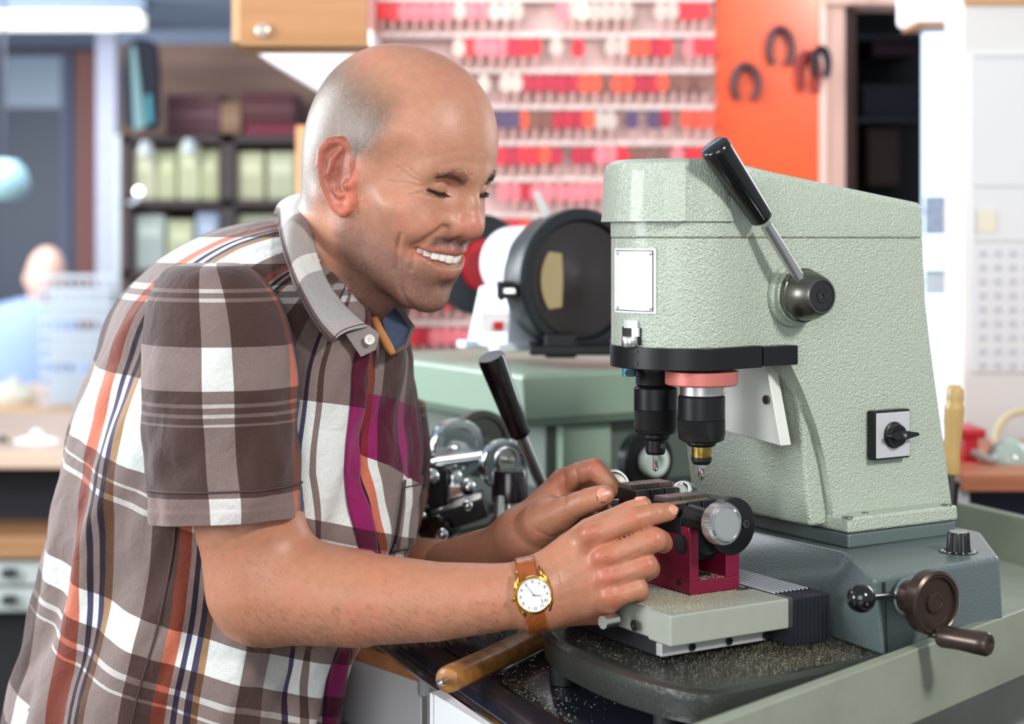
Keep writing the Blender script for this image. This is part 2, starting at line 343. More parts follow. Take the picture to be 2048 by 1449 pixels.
for i, (X0, Y0, X1, Y1, c, lb) in enumerate(bxs):
    t = thing('storage_box', lb, 'box', (wx((X0 + X1) / 2, WD), WD + .1, wz(Y1, WD)))
    px('box_body', X0, Y0, X1, Y1, WD + .03, .2, mat('shelfbox%d' % i, c, .6), t, bevel=.006)
    px('box_label', X0 + 8, Y0 + 20, X1 - 8, Y0 + 45, WD + .028, .004, mat('shelflabel%d' % i, tuple(min(255, q + 30) for q in c), .6), t)
t = thing('hanging_coat', 'black jacket with a pale teal stripe hanging beside the brown wall', 'jacket', P(282, 268, 5.3))
m = MB(); d = 5.3
def flatbody(m, pts, d, th): m.rings([[P(x, y, d + th / 2) for x, y in pts], [P(x, y, d - th / 2) for x, y in pts]])
flatbody(m, ((252, 84), (282, 76), (316, 86), (322, 150), (318, 262), (248, 258), (243, 150)), d, .12); m.build('coat_body', mat('black_cloth', (28, 32, 46), .8), t, bevel=.02)
m = MB(); flatbody(m, ((262, 92), (272, 92), (292, 256), (268, 262)), d - .055, .03); m.build('teal_stripe', mat('teal_cloth', (124, 160, 164), .7), t, bevel=.006)
m = MB(); flatbody(m, ((290, 190), (304, 188), (308, 246), (294, 250)), d - .06, .03); m.build('coat_patch', mat('teal_patch', (70, 138, 150), .7), t, bevel=.006)
for i, (X0, Y0, X1, Y1, c, nm, lb) in enumerate(((330, 190, 440, 268, (88, 52, 62), 'carton', 'dull maroon carton on top of the shelf unit, beside the black jacket'), (484, 185, 590, 250, (84, 40, 46), 'carton', 'dark red carton on the shelf unit behind the man neck'), (488, 250, 604, 270, (120, 22, 52), 'flat_box', 'flat crimson box lying under the dark red carton'), (440, 205, 482, 268, (140, 110, 84), 'carton', 'narrow tan carton between the two dark red cartons'))):
    t = thing(nm, lb, 'box', (wx((X0 + X1) / 2, WD), WD + .1, wz(Y1, WD)))
    px('box_body', X0, Y0, X1, Y1, WD + .02, .2, mat('carton_b%d' % i, c, .7), t, bevel=.006); px('box_tape', X0 + 2, (Y0 + Y1) / 2 - 3, X1 - 2, (Y0 + Y1) / 2 + 3, WD + .018, .004, mat('tape%d' % i, tuple(min(255, q + 18) for q in c), .4), t)
t = thing('small_spotlight', 'tiny round white glowing lamp in front of the shelves', 'lamp', P(277, 392, 5.0))
m = MB(); m.sphere(P(277, 383, 5.0), .012); m.build('bulb', mat('bulb_glow', (255, 246, 238), .5, emit=((255, 244, 234), 9)), t)
m = MB(); m.cyl(P(277, 388, 5.0), P(277, 398, 5.0), .01); m.build('lamp_cap', WF, t)
m = MB(); m.tube([P(277, 398, 5.0), P(266, 406, 5.2), P(256, 406, 5.41)], .006, 8); m.build('lamp_stem', WF, t)
for i, (X, Y, lb) in enumerate(((292, 300, 'white jar glinting on the left end of the upper shelf'), (378, 296, 'white round jar glinting on the middle of the upper shelf'))):
    t = thing('jar', lb, 'jar', P(X, Y + 12, 5.35)); m = MB(); m.lathe([(.0, -.02), (.022, -.018), (.026, 0), (.02, .018), (.014, .022)], P(X, Y, 5.35), (0, 0, 1), 16); m.build('jar_body', mat('white_glaze', (206, 216, 218), .2), t); m = MB(); m.cyl(P(X, Y - 12, 5.35), P(X, Y - 17, 5.35), .016); m.build('jar_lid', WF, t)
# round pale thing at the left edge
t = thing('dome_lamp', 'pale teal dome shaped lamp before the navy door at the left edge', 'lamp', P(8, 412, 6.5))
m = MB(); m.lathe([(.002, 0), (.05, -.006), (.085, -.04), (.1, -.09), (.098, -.13), (.08, -.16), (.0, -.17)], P(8, 318, 6.5), (0, 0, 1), 32); m.build('lamp_shade', mat('teal_glass', (134, 168, 178), .3), t)
m = MB(); m.cyl(P(8, 318, 6.5), P(8, -20, 6.5), .006); m.build('lamp_cord', RUB0 if 'RUB0' in globals() else mat('cord_black', (40, 44, 56), .6), t)
# far counter, wire rack, items
LC = mat('grey_counter_face', (186, 194, 192), .5)
t = thing('side_counter', 'pale wooden counter with grey drawers along the left edge', 'counter', (-1.35, 4.1, 0))
def cbx(nm, X1, Y0, Y1, d, m_, **k):
    return bx((-2.4, d, wz(Y1, d)), (wx(X1, d), d + .9, wz(Y0, d))).build(nm, m_, t, **k)
CT = mat('pale_counter_top', (214, 186, 164), .4)
cbx('counter_top', 200, 905, 938, 4.0, CT, bevel=.004)
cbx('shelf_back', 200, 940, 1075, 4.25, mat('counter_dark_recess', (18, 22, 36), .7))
cbx('lower_shelf', 200, 1075, 1118, 4.0, wood('shelf_oak', (176, 132, 92), (150, 110, 74), 3), bevel=.004)
for y0, y1 in ((1124, 1172), (1178, 1225)):
    dw = cbx('drawer', 200, y0, y1, 4.02, LC, bevel=.006); m = MB(); m.bb((wx(5, 4.0), 3.99, wz(y0 + 32, 4)), (wx(28, 4), 4.02, wz(y0 + 16, 4))); m.build('drawer_handle', RUBBX if 'RUBBX' in globals() else mat('dark_handle', (40, 46, 50), .5), dw)
cbx('plinth', 200, 1226, 1700, 4.15, mat('plinth_dark', (26, 28, 32), .7))
t2 = thing('back_shelf', 'blond wooden work table carrying papers behind the left counter', 'table', (-1.6, 5.6, 0))
t = t2; cbx('table_top', 235, 815, 838, 5.4, wood('blond_wood', (222, 184, 148), (206, 160, 120), 3), bevel=.005)
for x in (-2.2, -1.45): m = MB(); m.bb((x, 5.5, 0), (x + .05, 5.55, wz(830, 5.4))); m.build('leg', DS, t2)
def blob(name, lab, cat, X, Y, d, r, sc, m_, lid=None):
    t = thing(name, lab, cat, P(X, Y, d) - Vector((0, 0, r * sc[2])), 0); m = MB(); m.sphere(P(X, Y, d), r, 20, sc); m.build('body', m_, t); m = MB(); m.sphere(P(X, Y, d) + Vector((0, 0, r * sc[2])), r * .35, 12); m.build('tip', lid or m_, t)
blob('paper_roll', 'crumpled white paper roll lying on the counter at the left edge', 'paper', 75, 890, 4.2, .05, (1.3, .6, .45), mat('white_paper', (246, 248, 250), .6, emit=((255, 255, 255), .0)))
blob('dark_pliers_case', 'small dark case beside the white paper roll on the counter', 'case', 5, 892, 4.2, .035, (1.1, .6, .4), mat('dark_case', (60, 60, 66), .5))
blob('plaster_model', 'pale plaster lump on the work table in front of the wire rack', 'model', 30, 790, 5.5, .06, (1.2, .7, .7), mat('plaster', (216, 214, 200), .7))
# wire rack
t = thing('wire_rack', 'white wire display rack standing on the work table beside the seated person', 'rack', P(155, 812, 5.45))
WR = mat('white_wire', (214, 224, 232), .4); m = MB(); d0, d1 = 5.4, 5.6
for X in range(82, 236, 17): m.tube([P(X, 556, d0), P(X, 812, d0)], .0035, 5)
for Y in range(556, 815, 28): m.tube([P(80, Y, d0), P(236, Y, d0)], .0045, 5); m.tube([P(82, Y - 4, d1), P(236, Y - 4, d1)], .0045, 5)
m.build('wire_frame', WR, t)
for i, (X0, Y0, X1, Y1) in enumerate(((96, 575, 225, 640), (96, 668, 225, 730), (96, 745, 225, 805))):
    px('white_packet', X0, Y0, X1, Y1, 5.45, .08, mat('packet%d' % i, (214, 222, 230), .5), t, bevel=.006)
# ------------------------------------------------------------------ seated person far behind
t = thing('person', 'balding seated person in a light blue shirt seen from behind at far left', 'person', P(70, 1200, 7.2))
t.location.z = 0; WM[t['_wm']] = Matrix.Translation(t.location)
m = MB(); d = 7.0; c = P(92, 552, d)
hs = []
for k in range(13):
    f = (1 - math.cos(math.pi * k / 12)) / 2; r = .083 * math.sin(math.pi * min(max(k / 12, .02), .98))
    hs.append([c + Vector((math.cos(a) * r + .012 * (f - .5), math.sin(a) * r * 1.15, (f - .5) * .25)) for a in [2 * math.pi * i / 20 for i in range(20)]])
m.rings(hs); m.rings([[c + Vector((-.03 + math.cos(a) * .05, .02 + math.sin(a) * .05, z)) for a in [2 * math.pi * i / 14 for i in range(14)]] for z in (-.2, -.05)])
m.build('head_and_neck', mat('far_skin', (236, 190, 172), .5), t, sharp=0)
for sx in (-1, 1): m = MB(); m.sphere(c + Vector((sx * .085, .0, -.015)), .024, 10, (.45, .8, 1.2)); m.build('ear', bpy.data.materials['far_skin'], t)
m = MB(); bs = []
for (Y, cx, w, dp) in ((1000, 20, 150, .17), (860, 22, 140, .16), (760, 26, 138, .155), (680, 34, 130, .14), (635, 46, 108, .12), (608, 62, 66, .09), (596, 74, 32, .06)):
    cc_ = P(cx, Y, d); bs.append([cc_ + Vector((math.cos(a) * w / F * d, math.sin(a) * dp, 0)) for a in [2 * math.pi * i / 24 for i in range(24)]])
m.rings(bs); m.build('blue_shirt', mat('light_blue_cloth', (156, 178, 220), .8), t, sharp=0)
m = MB(); m.tube([P(150, 665, d), P(172, 760, d), P(180, 850, d - .1), P(150, 880, d - .35)], [.06, .055, .048, .04], 12); m.build('shirt_sleeve', bpy.data.materials['light_blue_cloth'], t, sharp=0)
m = MB(); m.tube([P(150, 880, d - .35), P(110, 890, d - .5), P(90, 890, d - .56)], [.034, .028, .03], 10); m.build('forearm', bpy.data.materials['far_skin'], t, sharp=0)
m = MB(); m.tube([P(20, 1000, d), P(20, 1080, d - .1), P(25, 1085, d - .5), P(25, 1250, d - .5)], [.17, .13, .085, .07], 12); m.tube([P(80, 1010, d), P(90, 1085, d - .1), P(95, 1090, d - .5), P(95, 1160, d - .5)], [.12, .12, .085, .07], 12); m.tube([P(20, 1150, d - .5) , P(20, 1150, d - .5) * 1 + Vector((0, 0, -.0)) ], .05, 4); m.build('trousers', mat('dark_trousers', (50, 54, 66), .8), t, sharp=0)
t = thing('office_stool', 'dark stool under the seated person far behind', 'stool', P(40, 1100, 7.05)); t.location.z = 0; WM[t['_wm']] = Matrix.Translation(t.location)
zc = wz(1085, 7.05); o_ = Vector((t.location.x, 7.05, 0)); m = MB(); m.cyl(o_ + Vector((0, 0, zc - .08)), o_ + Vector((0, 0, zc - .02)), .19, .19); m.build('seat', mat('stool_black', (30, 32, 36), .6), t)
for i in range(4): a = math.radians(45 + 90 * i); m = MB(); m.tube([o_ + Vector((.12 * math.cos(a), .12 * math.sin(a), zc - .08)), o_ + Vector((.2 * math.cos(a), .2 * math.sin(a), 0))], .012, 8); m.build('leg', bpy.data.materials['stool_black'], t)
# ------------------------------------------------------------------ shared materials
HAM = mat('hammered_green_paint', (172, 183, 168), .28, bump=(480, 1.0, .0019), spec=.6, coat=.25)
HAMD = mat('hammered_grey_paint', (90, 103, 104), .36, bump=(560, .6, .0009), spec=.6, coat=.25)
SLABM = mat('dark_cast_paint', (46, 50, 46), .34, bump=(300, .5, .001), var=(9, .6, (36, 38, 35)), coat=.2)
TRAYM = mat('green_tray_paint', (138, 145, 130), .48, bump=(120, .25, .001), var=(14, .5, (112, 122, 108)))
PLATEM = mat('cream_machined_plate', (160, 166, 157), .42, bump=(400, .15, .0005), var=(25, .35, (146, 148, 134)))
STEEL = mat('brushed_steel', (206, 206, 204), .32, 1)
DSTEEL = mat('dark_steel', (120, 118, 112), .32, 1)
CHROME = mat('chrome', (225, 226, 228), .1, 1)
BLACKP = mat('black_gloss_plastic', (14, 14, 16), .16, coat=.4)
BLACKM = mat('black_oxide_metal', (30, 31, 34), .34, .4)
KNURL = mat('black_knurled_metal', (38, 38, 40), .4, .5)
RUBB = mat('black_rubber', (22, 24, 28), .55)
CRIM = mat('crimson_anodised', (128, 24, 58), .34, .35, spec=.6)
SALM = mat('salmon_anodised', (196, 112, 106), .4, .3)
TEAL = mat('teal_anodised', (60, 140, 160), .4, .3)
BRASS = mat('brass', (190, 160, 80), .32, 1, var=(220, .8, (90, 72, 40)))
ALU = mat('aluminium', (206, 208, 210), .42, .6)
WHITEP = mat('white_label_plate', (236, 236, 238), .35)
GREYD = mat('grey_disc', (150, 156, 156), .45, .2)
BROWNM = mat('worn_brown_black_iron', (62, 52, 48), .3, .5, var=(40, .6, (82, 64, 54)))
DUST = mat('brass_swarf', (206, 194, 160), .4, .3)
def hollow(mb, c, ax, r, depth=.0015, n=16): mb.lathe([(r, 0), (r * 1.0, depth), (r * .72, depth), (r * .55, depth * .3)], c, ax, n)
# ------------------------------------------------------------------ engraving machine (local a,b,z ; z relative to eye level)
U = MM.to_3x3() @ Vector((1, 0, 0)); Vv = MM.to_3x3() @ Vector((0, 1, 0)); NS = -Vv
eng = thing('key_engraving_machine', 'large pale green hammered-metal key drilling machine with two spindles in front of the man', 'machine', MM @ Vector((0, .06, -.372)), MANG)
def hull_plan(cx, cy, R, a_end, b0, b1, n=28):
    """nose semicircle at left, straight sides to a_end"""
    pts = []
    for i in range(n + 1):
        t = math.radians(88) + math.radians(184) * i / n
        pts.append((cx + R * math.cos(t), cy + R * math.sin(t)))
    pts = [p for p in pts if not (p[0] > cx + .018 and p[1] < cy)]
    return [(a_end, b1)] + pts + [(-.108, -.0075), (-.092, -.0032), (-.075, -.0008), (-.055, b0), (a_end, b0)]
NC = (-.143, .045)
def prism_plan(mb, plan, z0, z1): mb.prism([(x, y, z0) for x, y in plan], (0, 0, z1 - z0))
# column + head side profile
sp = [SB(x, y, 0) for x, y in ((1845, 477), (1850, 600), (1860, 690), (1872, 780), (1888, 900), (1903, 1008))]
fr = [SB(x, y, 0) for x, y in ((1668, 1045), (1664, 1005), (1650, 920), (1632, 850), (1605, 780), (1578, 722), (1565, 700))]
sec = [(p.x, p.z) for p in sp] + [(p.x, p.z) for p in fr]
a_back = sp[0].x
hd = MB(MM)
BW = .165
ztop, zbot = .0, -.095
# head body: plan prism from nose to back
plan = hull_plan(NC[0], NC[1], .06, a_back, 0, .11)
hp = [(x, y) for x, y in plan]
prism_plan(hd, hp, zbot, ztop)
hdo = hd.build('column_casting', HAM, eng)
cb = MB(MM)
colp = [(sp[0].x - .0005, -.003)] + [(p.x, p.z) for p in sp[1:]] + [(p.x, p.z) for p in fr] + [(fr[-1].x - .002, zbot + .012), (fr[-1].x + .01, -.06), (sp[0].x - .03, -.04)]
cb.rings([[(a, 0.0, z) for a, z in colp], [(a, BW, z) for a, z in colp]])
# column: the front is set back between two ribs
col = cb.build('column', HAM, eng)
bo = hdo.modifiers.new('union', 'BOOLEAN'); bo.operation = 'UNION'; bo.object = col; bo.solver = 'EXACT'
_dg = bpy.context.evaluated_depsgraph_get(); _me = bpy.data.meshes.new_from_object(hdo.evaluated_get(_dg)); hdo.modifiers.clear(); hdo.data = _me
bpy.data.objects.remove(col)
_bm = bmesh.new(); _bm.from_mesh(_me); bmesh.ops.remove_doubles(_bm, verts=_bm.verts, dist=1e-5); bmesh.ops.dissolve_limit(_bm, angle_limit=math.radians(1.5), verts=_bm.verts, edges=_bm.edges); _bm.to_mesh(_me); _bm.free()
for p in _me.polygons: p.use_smooth = True
_me.set_sharp_from_angle(angle=math.radians(35)); q = hdo.modifiers.new('bevel', 'BEVEL'); q.width = .005; q.segments = 4; q.limit_method = 'ANGLE'; q.angle_limit = math.radians(40); q.harden_normals = True
hdo.name = 'column_casting'
wb = MB(MM)   # recessed web / front face lower wall
zf = fr[0].z
wb.rings([[(-.040, -.0005 + .01, -.10), (.02, .0095, -.10), (.02, .0095, zf - .004), (fr[0].x - .020, .0095, zf - .004)],
          [(-.055, BW + .006, -.10), (.02, BW + .004, -.10), (.02, BW + .008, zf - .004), (fr[0].x - .026, BW + .012, zf - .004)]])
wb.build('column_front_web', HAM, eng, bevel=.004, seg=3)
# head cover (sloping)
cv = MB(MM)
def covz(a): return .0665 if a < -.13 else .0665 + (a + .13) / (a_back + .13) * (.0338 - .0665)
planc = [(x, y) for x, y in hull_plan(NC[0], NC[1], .0605, a_back + .0005, -.0005, .1105)]
cv.rings([[(x, y, 0.0002) for x, y in planc], [(x, y, covz(x) - .006) for x, y in planc], [(x + (.004 if x < 0 else -.003), y + (.003 if y < .04 else -.003), covz(x)) for x, y in planc]])
cv.build('head_cover', HAM, eng, bevel=.0022, seg=3)
# overhanging round cap
cp = MB(MM)
capp = []
for i in range(33):
    t = math.radians(70) + math.radians(168) * i / 32
    capp.append((NC[0] + .069 * math.cos(t), NC[1] + .069 * math.sin(t)))
capp = [(-.10, .108)] + capp + [(NC[0] + .0632 * math.cos(math.radians(238 + 10 * i)), NC[1] + .0632 * math.sin(math.radians(238 + 10 * i))) for i in range(5)] + [(-.1, .004)]
def off(pl, s): return [(NC[0] + (x - NC[0]) * s, NC[1] + (y - NC[1]) * s) for x, y in pl]
cp.rings([[(x, y, .0145) for x, y in capp], [(x, y, .02) for x, y in off(capp, .99)], [(x, y, .056) for x, y in off(capp, .968)], [(x, y, .0645) for x, y in off(capp, .935)], [(x, y, .0685) for x, y in off(capp, .84)], [(x, y, .0695) for x, y in off(capp, .5)]])
cp.build('nose_cap', HAM, eng, bevel=.0008)
# name plate curved round the nose
def nose(th, z, r): return (NC[0] + r * math.cos(th), NC[1] + r * math.sin(th), z)
def noseth(X, Y, r=.0605):
    best = None
    for i in range(721):
        th = math.pi + math.radians(-90 + i * .25 * 1.0)
        p = MM @ Vector(nose(th, 0, r)); x = 1024 + F * p.x / p.y
        if best is None or abs(x - X) < best[0]:
            best = (abs(x - X), th, p.y)
        if i > 20 and best[0] < .6 and abs(x - X) > 8 and p.y < best[2]: break
    return best[1], -(Y - HZ) / F * best[2]
def nose_patch(mb, X0, X1, Y0, Y1, r, th_=.001, n=12):
    t0 = T0(X0); t1 = T0(X1); d = 1.43
    z0 = -(Y0 - HZ) / F * d; z1 = -(Y1 - HZ) / F * d
    A = []; 
    for i in range(n + 1):
        t = t0 + (t1 - t0) * i / n; A.append([nose(t, z0, r), nose(t, z1, r), nose(t, z1, r + th_), nose(t, z0, r + th_)])
    mb.rings(A)
_tab = []
for i in range(1800):
    th = math.radians(120 + i * .1); p = MM @ Vector(nose(th, 0, .0605)); _tab.append((1024 + F * p.x / p.y, th, p.y))
def T0(X):
    c = [q for q in _tab if abs(q[0] - X) < 1.2 and q[2] < 1.47]
    return min(c, key=lambda q: q[2])[1] if c else min(_tab, key=lambda q: abs(q[0] - X) + q[2] * 5)[1]
m = MB(MM); nose_patch(m, 1229, 1311, 497, 626, .0601, .0009); plate = m.build('name_plate', WHITEP, eng)
m = MB(MM); nose_patch(m, 1231, 1305.5, 501, 502.4, .0606, .0006); nose_patch(m, 1231, 1305.5, 620.5, 622, .0606, .0006); nose_patch(m, 1304.5, 1306, 502, 621, .0606, .0006)
m.build('plate_border', BLACKM, plate)
for (x, y) in ((1301, 507), (1301, 616), (1236, 507), (1236, 616)):
    t = T0(x); z = -(y - HZ) / F * 1.43; m = MB(MM); c = Vector(nose(t, z, .0608)); n_ = Vector((math.cos(t), math.sin(t), 0)); m.lathe([(.0016, 0), (.0014, .0008), (.0004, .0013)], c, n_, 12); m.build('rivet', STEEL, plate)
m = MB(MM); nose_patch(m, 1243, 1281, 654, 689, .0596, .0009); m.build('slot_recess', RUBB, eng)
m = MB(MM); nose_patch(m, 1250, 1276, 640, 656, .060, .0025, 4); nose_patch(m, 1266, 1279, 655, 672, .060, .003, 4); m.build('index_catch', ALU, eng)
t = T0(1265); c = Vector(nose(t, -.0935, .0645)); m = MB(MM); m.lathe([(.0068, 0), (.0074, .001), (.0074, .008), (.0066, .0092)], c, (0, 0, 1), 30); m.build('index_knob', STEEL, eng)
# black turret collar
m = MB(MM); cc = (NC[0] + .002, NC[1] - .006)
pl = [(cc[0] + .066 * math.cos(math.radians(75 + 180 * i / 30)), cc[1] + .066 * math.sin(math.radians(75 + 180 * i / 30))) for i in range(31)] + [(-.098, -.016), (-.098, .10)]
prism_plan(m, pl, -.1125, -.0935); collar = m.build('turret_collar', BLACKM, eng, bevel=.0008)
m = MB(MM)
q = SB(1446, 740, -.0175)
m.bb((-.097, -.0165, -.1115), (-.058, .05, -.0945)); m.build('collar_clamp_block', BLACKM, eng, bevel=.0008)
m = MB(MM); m.lathe([(.006, 0), (.006, .004), (.004, .005)], (-.059, .0, -.1035), (1, 0, 0), 16); m.lathe([(.0035, 0), (.0035, .003)], (-.059, .012, -.1035), (1, 0, 0), 12); m.build('clamp_screw', BLACKM, eng)
for y in (703, 728):
    p = P(1261, y, 1.408); l = MMi @ p; t = math.atan2(l.y - cc[1], l.x - cc[0]); cpt = Vector((cc[0] + .0662 * math.cos(t), cc[1] + .0662 * math.sin(t), -(y - HZ) / F * 1.41)); m = MB(MM)
    m.lathe([(.002, -.001), (.002, .0003)], cpt, (math.cos(t), math.sin(t), 0), 12); m.build('collar_hole', RUBB, eng)
m = MB(); m.cyl(P(1258, 735, 1.462), P(1258, 753, 1.462), .0062); tl = m.build('teal_stop_ring', TEAL, eng, bevel=.0005)
m = MB(); m.cyl(P(1256, 747, 1.4545), P(1256, 747, 1.457), .0028); m.build('stop_screw', BLACKM, eng)
def spindle(X, d, prof, name):
    """prof: list of (part, material, [(r,Y)...])"""
    for nm, mt, pr in prof:
        top = P(X, pr[0][1], d); m = MB()
        m.lathe([(r / F * d, (y - pr[0][1]) / F * d) for r, y in pr], top, (0, 0, -1), 40); m.build(nm, mt, eng, sharp=30)
kn = lambda r, y0, y1, n: [(r - (.9 if i % 2 else 0), y0 + (y1 - y0) * i / n) for i in range(n + 1)]
spindle(1403, 1.43, [('spindle_flange', SALM, [(0, 742), (73, 742), (73, 767), (70, 770), (0, 770)]),
    ('spindle_neck', STEEL, [(43, 769), (43, 792)]),
    ('chuck_body', BLACKM, [(0, 790), (43, 790), (47, 794), (47, 838), (45.5, 839)]),
    ('chuck_sleeve', KNURL, [(45, 838)] + kn(47.5, 839, 866, 22) + [(47, 867), (45, 879), (38, 883)]),
    ('chuck_ring', BLACKM, [(28, 882), (30, 883), (30, 888), (26, 892), (24, 893)]),
    ('collet_nose', BRASS, [(19.5, 892), (19.5, 920), (18, 921)]),
    ('collet_lip', BLACKM, [(20.5, 914), (20.5, 922), (16, 929), (6, 930)]),
    ('drill_bit', CHROME, [(7, 928), (7, 952), (5.5, 955), (.3, 963)])], 'spindle')
spindle(1311, 1.475, [('spindle_neck', KNURL, [(40, 738)] + kn(40, 742, 768, 12) + [(36, 772), (32, 773)]),
    ('chuck_body', BLACKM, [(30, 773), (40, 773), (43.5, 777), (43.5, 818), (42, 819)]),
    ('chuck_sleeve', KNURL, [(42, 818)] + kn(43.5, 819, 856, 22) + [(43, 857), (41, 864), (34, 868)]),
    ('chuck_ring', BLACKM, [(28, 867), (29, 868), (29, 874), (24, 880), (21, 881)]),
    ('collet_nose', BLACKM, [(20, 880), (20, 904), (17, 909), (6, 910)]),
    ('drill_bit', CHROME, [(5.6, 908), (5.6, 938), (4, 942), (.3, 944)])], 'spindle')
for (x, y, dd) in ((1325, 893, 1.4655),):
    m = MB(); m.cyl(P(x, y, dd), P(x, y, dd + .003), .0022); m.build('set_screw', RUBB, eng)
# belt guard plate on the column front
gp = [(SA(x, y, -.058 + .0)) for x, y in ((1452, 712), (1520, 706), (1535, 745), (1562, 893), (1447, 862), (1449, 800))]
m = MB(MM); m.prism(gp, (.0125, 0, 0)); guard = m.build('belt_guard', mat('ivory_guard_paint', (216, 220, 214), .38, var=(30, .4, (198, 200, 190))), eng, bevel=.0012)
g = SA(1534, 800, -.0585); m = MB(MM); m.lathe([(.0042, 0), (.0042, .002), (.0022, .002), (.0018, .0008)], g, (-1, 0, 0), 20); m.build('guard_screw', DSTEEL, guard)
# foot flange and plinth
m = MB(MM)
lo = SB(1670, 1072, -.022); hi = SB(1918, 1048, -.022)
zb = lo.z; zt = SB(1672, 1040, -.022).z
m.rings([[(-.004, -.022, zb), (hi.x, -.022, zb), (hi.x, BW + .02, zb), (-.004, BW + .02, zb)], [(-.003, -.0215, zt), (hi.x - .001, -.0215, zt), (hi.x - .001, BW + .0195, zt), (-.003, BW + .0195, zt)]])
fl = m.build('foot_flange', HAM, eng, bevel=.003, seg=3)
m = MB(MM); _l = MMi @ P(1424, 1002, 1.665); m.bb((_l.x - .012, _l.y - .02, zb), (_l.x + .03, _l.y + .012, zb + .022)); m.build('foot_lug', HAM, eng, bevel=.003)
for x, y in ((1695, 1036), (1730, 1027), (1893, 1011)):
    q = SZ(x, y, zt); m = MB(MM); m.lathe([(.0055 if x != 1730 else .003, 0), (.0052 if x != 1730 else .0028, .0006), (.003, .0006), (.002, .0002)], (q.x, min(q.y, -.008), zt), (0, 0, 1), 20); m.build('flange_bolt', DSTEEL, fl)
m = MB(MM); m.bb((-.0025, -.0205, zb - .0005), (hi.x - .002, BW + .018, zb - .014)); m.build('plinth', HAMD, eng, bevel=.0025)
# base body with near-side wing
zs = zb - .014
B = lambda *p: Vector(p)
S1 = SB(1745, 1157, -.125); Q2 = SB(1771, 1316, -.125); P3 = SB(2000, 1113, -.118); Q3 = SB(2007, 1243, -.118)
top = [(-.006, BW + .03, zs), (-.006, -.017, zs), tuple(S1), tuple(P3), (.168, -.018, zs), (.168, BW + .03, zs)]
bot = [(-.05, BW + .03, -.347), (-.05, -.035, -.347), tuple(Q2), tuple(Q3), (.175, -.03, -.347), (.175, BW + .03, -.347)]
m = MB(MM); m.rings([bot, top]); body = m.build('base_housing', HAMD, eng, bevel=.005, seg=4)
# vertical split line on the wing side
m = MB(MM)
for (x0, y0, x1, y1) in ((1768, 1165, 1772, 1316),):
    p0 = SB(x0, y0, -.1262); p1 = SB(x1, y1, -.1262); m.tube([p0, p1], .0012, 6)
m.build('housing_seam', RUBB, body)
# round front slab
sl = [SZ(x, y, -.345) for x, y in ((1150, 1205), (1110, 1222), (1094, 1250), (1115, 1280), (1154, 1303), (1232, 1337), (1326, 1366), (1400, 1381), (1448, 1380), (1497, 1370), (1600, 1347), (1760, 1312), (1960, 1268))]
slp = [(p.x, p.y) for p in sl] + [(.2, .2), (-.2, .22)]
def offp(pl, d_):
    cx = sum(p[0] for p in pl) / len(pl); cy = sum(p[1] for p in pl) / len(pl); out = []
    for x, y in pl:
        v = Vector((x - cx, y - cy)); l = v.length; v *= (l + d_) / l; out.append((cx + v.x, cy + v.y))
    return out
# smooth the outline with Catmull-Rom
def cat(pl, k=5, closed=True):
    o = []; n = len(pl)
    for i in range(n if closed else n - 1):
        p = [Vector(pl[(i + j) % n] if closed else pl[max(0, min(n - 1, i + j))]) for j in (-1, 0, 1, 2)]
        for s in range(k):
            t = s / k; o.append(tuple(.5 * ((2 * p[1]) + (p[2] - p[0]) * t + (2 * p[0] - 5 * p[1] + 4 * p[2] - p[3]) * t * t + (3 * p[1] - p[0] - 3 * p[2] + p[3]) * t ** 3)))
    if not closed: o.append(tuple(pl[-1]))
    return o
sm = cat(slp[:13], 5, False) + slp[13:]
m = MB(MM)
m.rings([[(x, y, -.374) for x, y in offp(sm, -.007)], [(x, y, -.371) for x, y in offp(sm, .003)], [(x, y, -.354) for x, y in offp(sm, .006)], [(x, y, -.3475) for x, y in offp(sm, .0045)], [(x, y, -.345) for x, y in offp(sm, -.001)], [(x, y, -.3447) for x, y in offp(sm, -.006)], [(x, y, -.3462) for x, y in offp(sm, -.012)]])
slab = m.build('base_slab', SLABM, eng, sharp=50)
for x, y in ((1118, 1345), (1330, 1440)):
    q = SZ(x, y, -.376); m = MB(MM); m.cyl((q.x + .012, q.y + .012, -.374), (q.x + .012, q.y + .012, -.390), .012); m.build('rubber_foot', RUBB, eng)
for q in ((.15, .15), (-.12, .17)):
    m = MB(MM); m.cyl((q[0], q[1], -.374), (q[0], q[1], -.390), .012); m.build('rubber_foot', RUBB, eng)
# gib rails and sliding table
tb = SZ(1341, 1233, -.305); tr = SZ(1597, 1199, -.305)
bt = tb.y; a0 = tb.x; a1 = tr.x
m = MB(MM)
poly = [(a0, bt), (a1, bt), (a1, .12), (a0 + .004, .12), (a0 + .004, bt + .035), (a0, bt + .03)]
m.prism([(x, y, -.3305) for x, y in poly], (0, 0, .0255)); table = m.build('sliding_table', PLATEM, eng, bevel=.0018, seg=3)
m = MB(MM); m.bb((a0 + .0, bt + .012, -.3305), (a1 - .02, bt + .02, -.341)); gib = m.build('gib_rail', ALU, eng, bevel=.0008)
m = MB(MM); m.bb((a0 + .01, bt + .03, -.3305), (a1 - .01, .11, -.346)); m.build('dovetail_slide', RUBB, eng, bevel=.001)
gb = bt + .012
for x, y in ((1383, 1299), (1457, 1288), (1530, 1277)):
    q = SB(x, y, gb); m = MB(MM); m.lathe([(.0034, 0), (.0034, .002), (.0022, .002), (.0016, .001)], (q.x, gb, -.3362), (0, -1, 0), 6); m.build('gib_screw', BLACKM, gib)
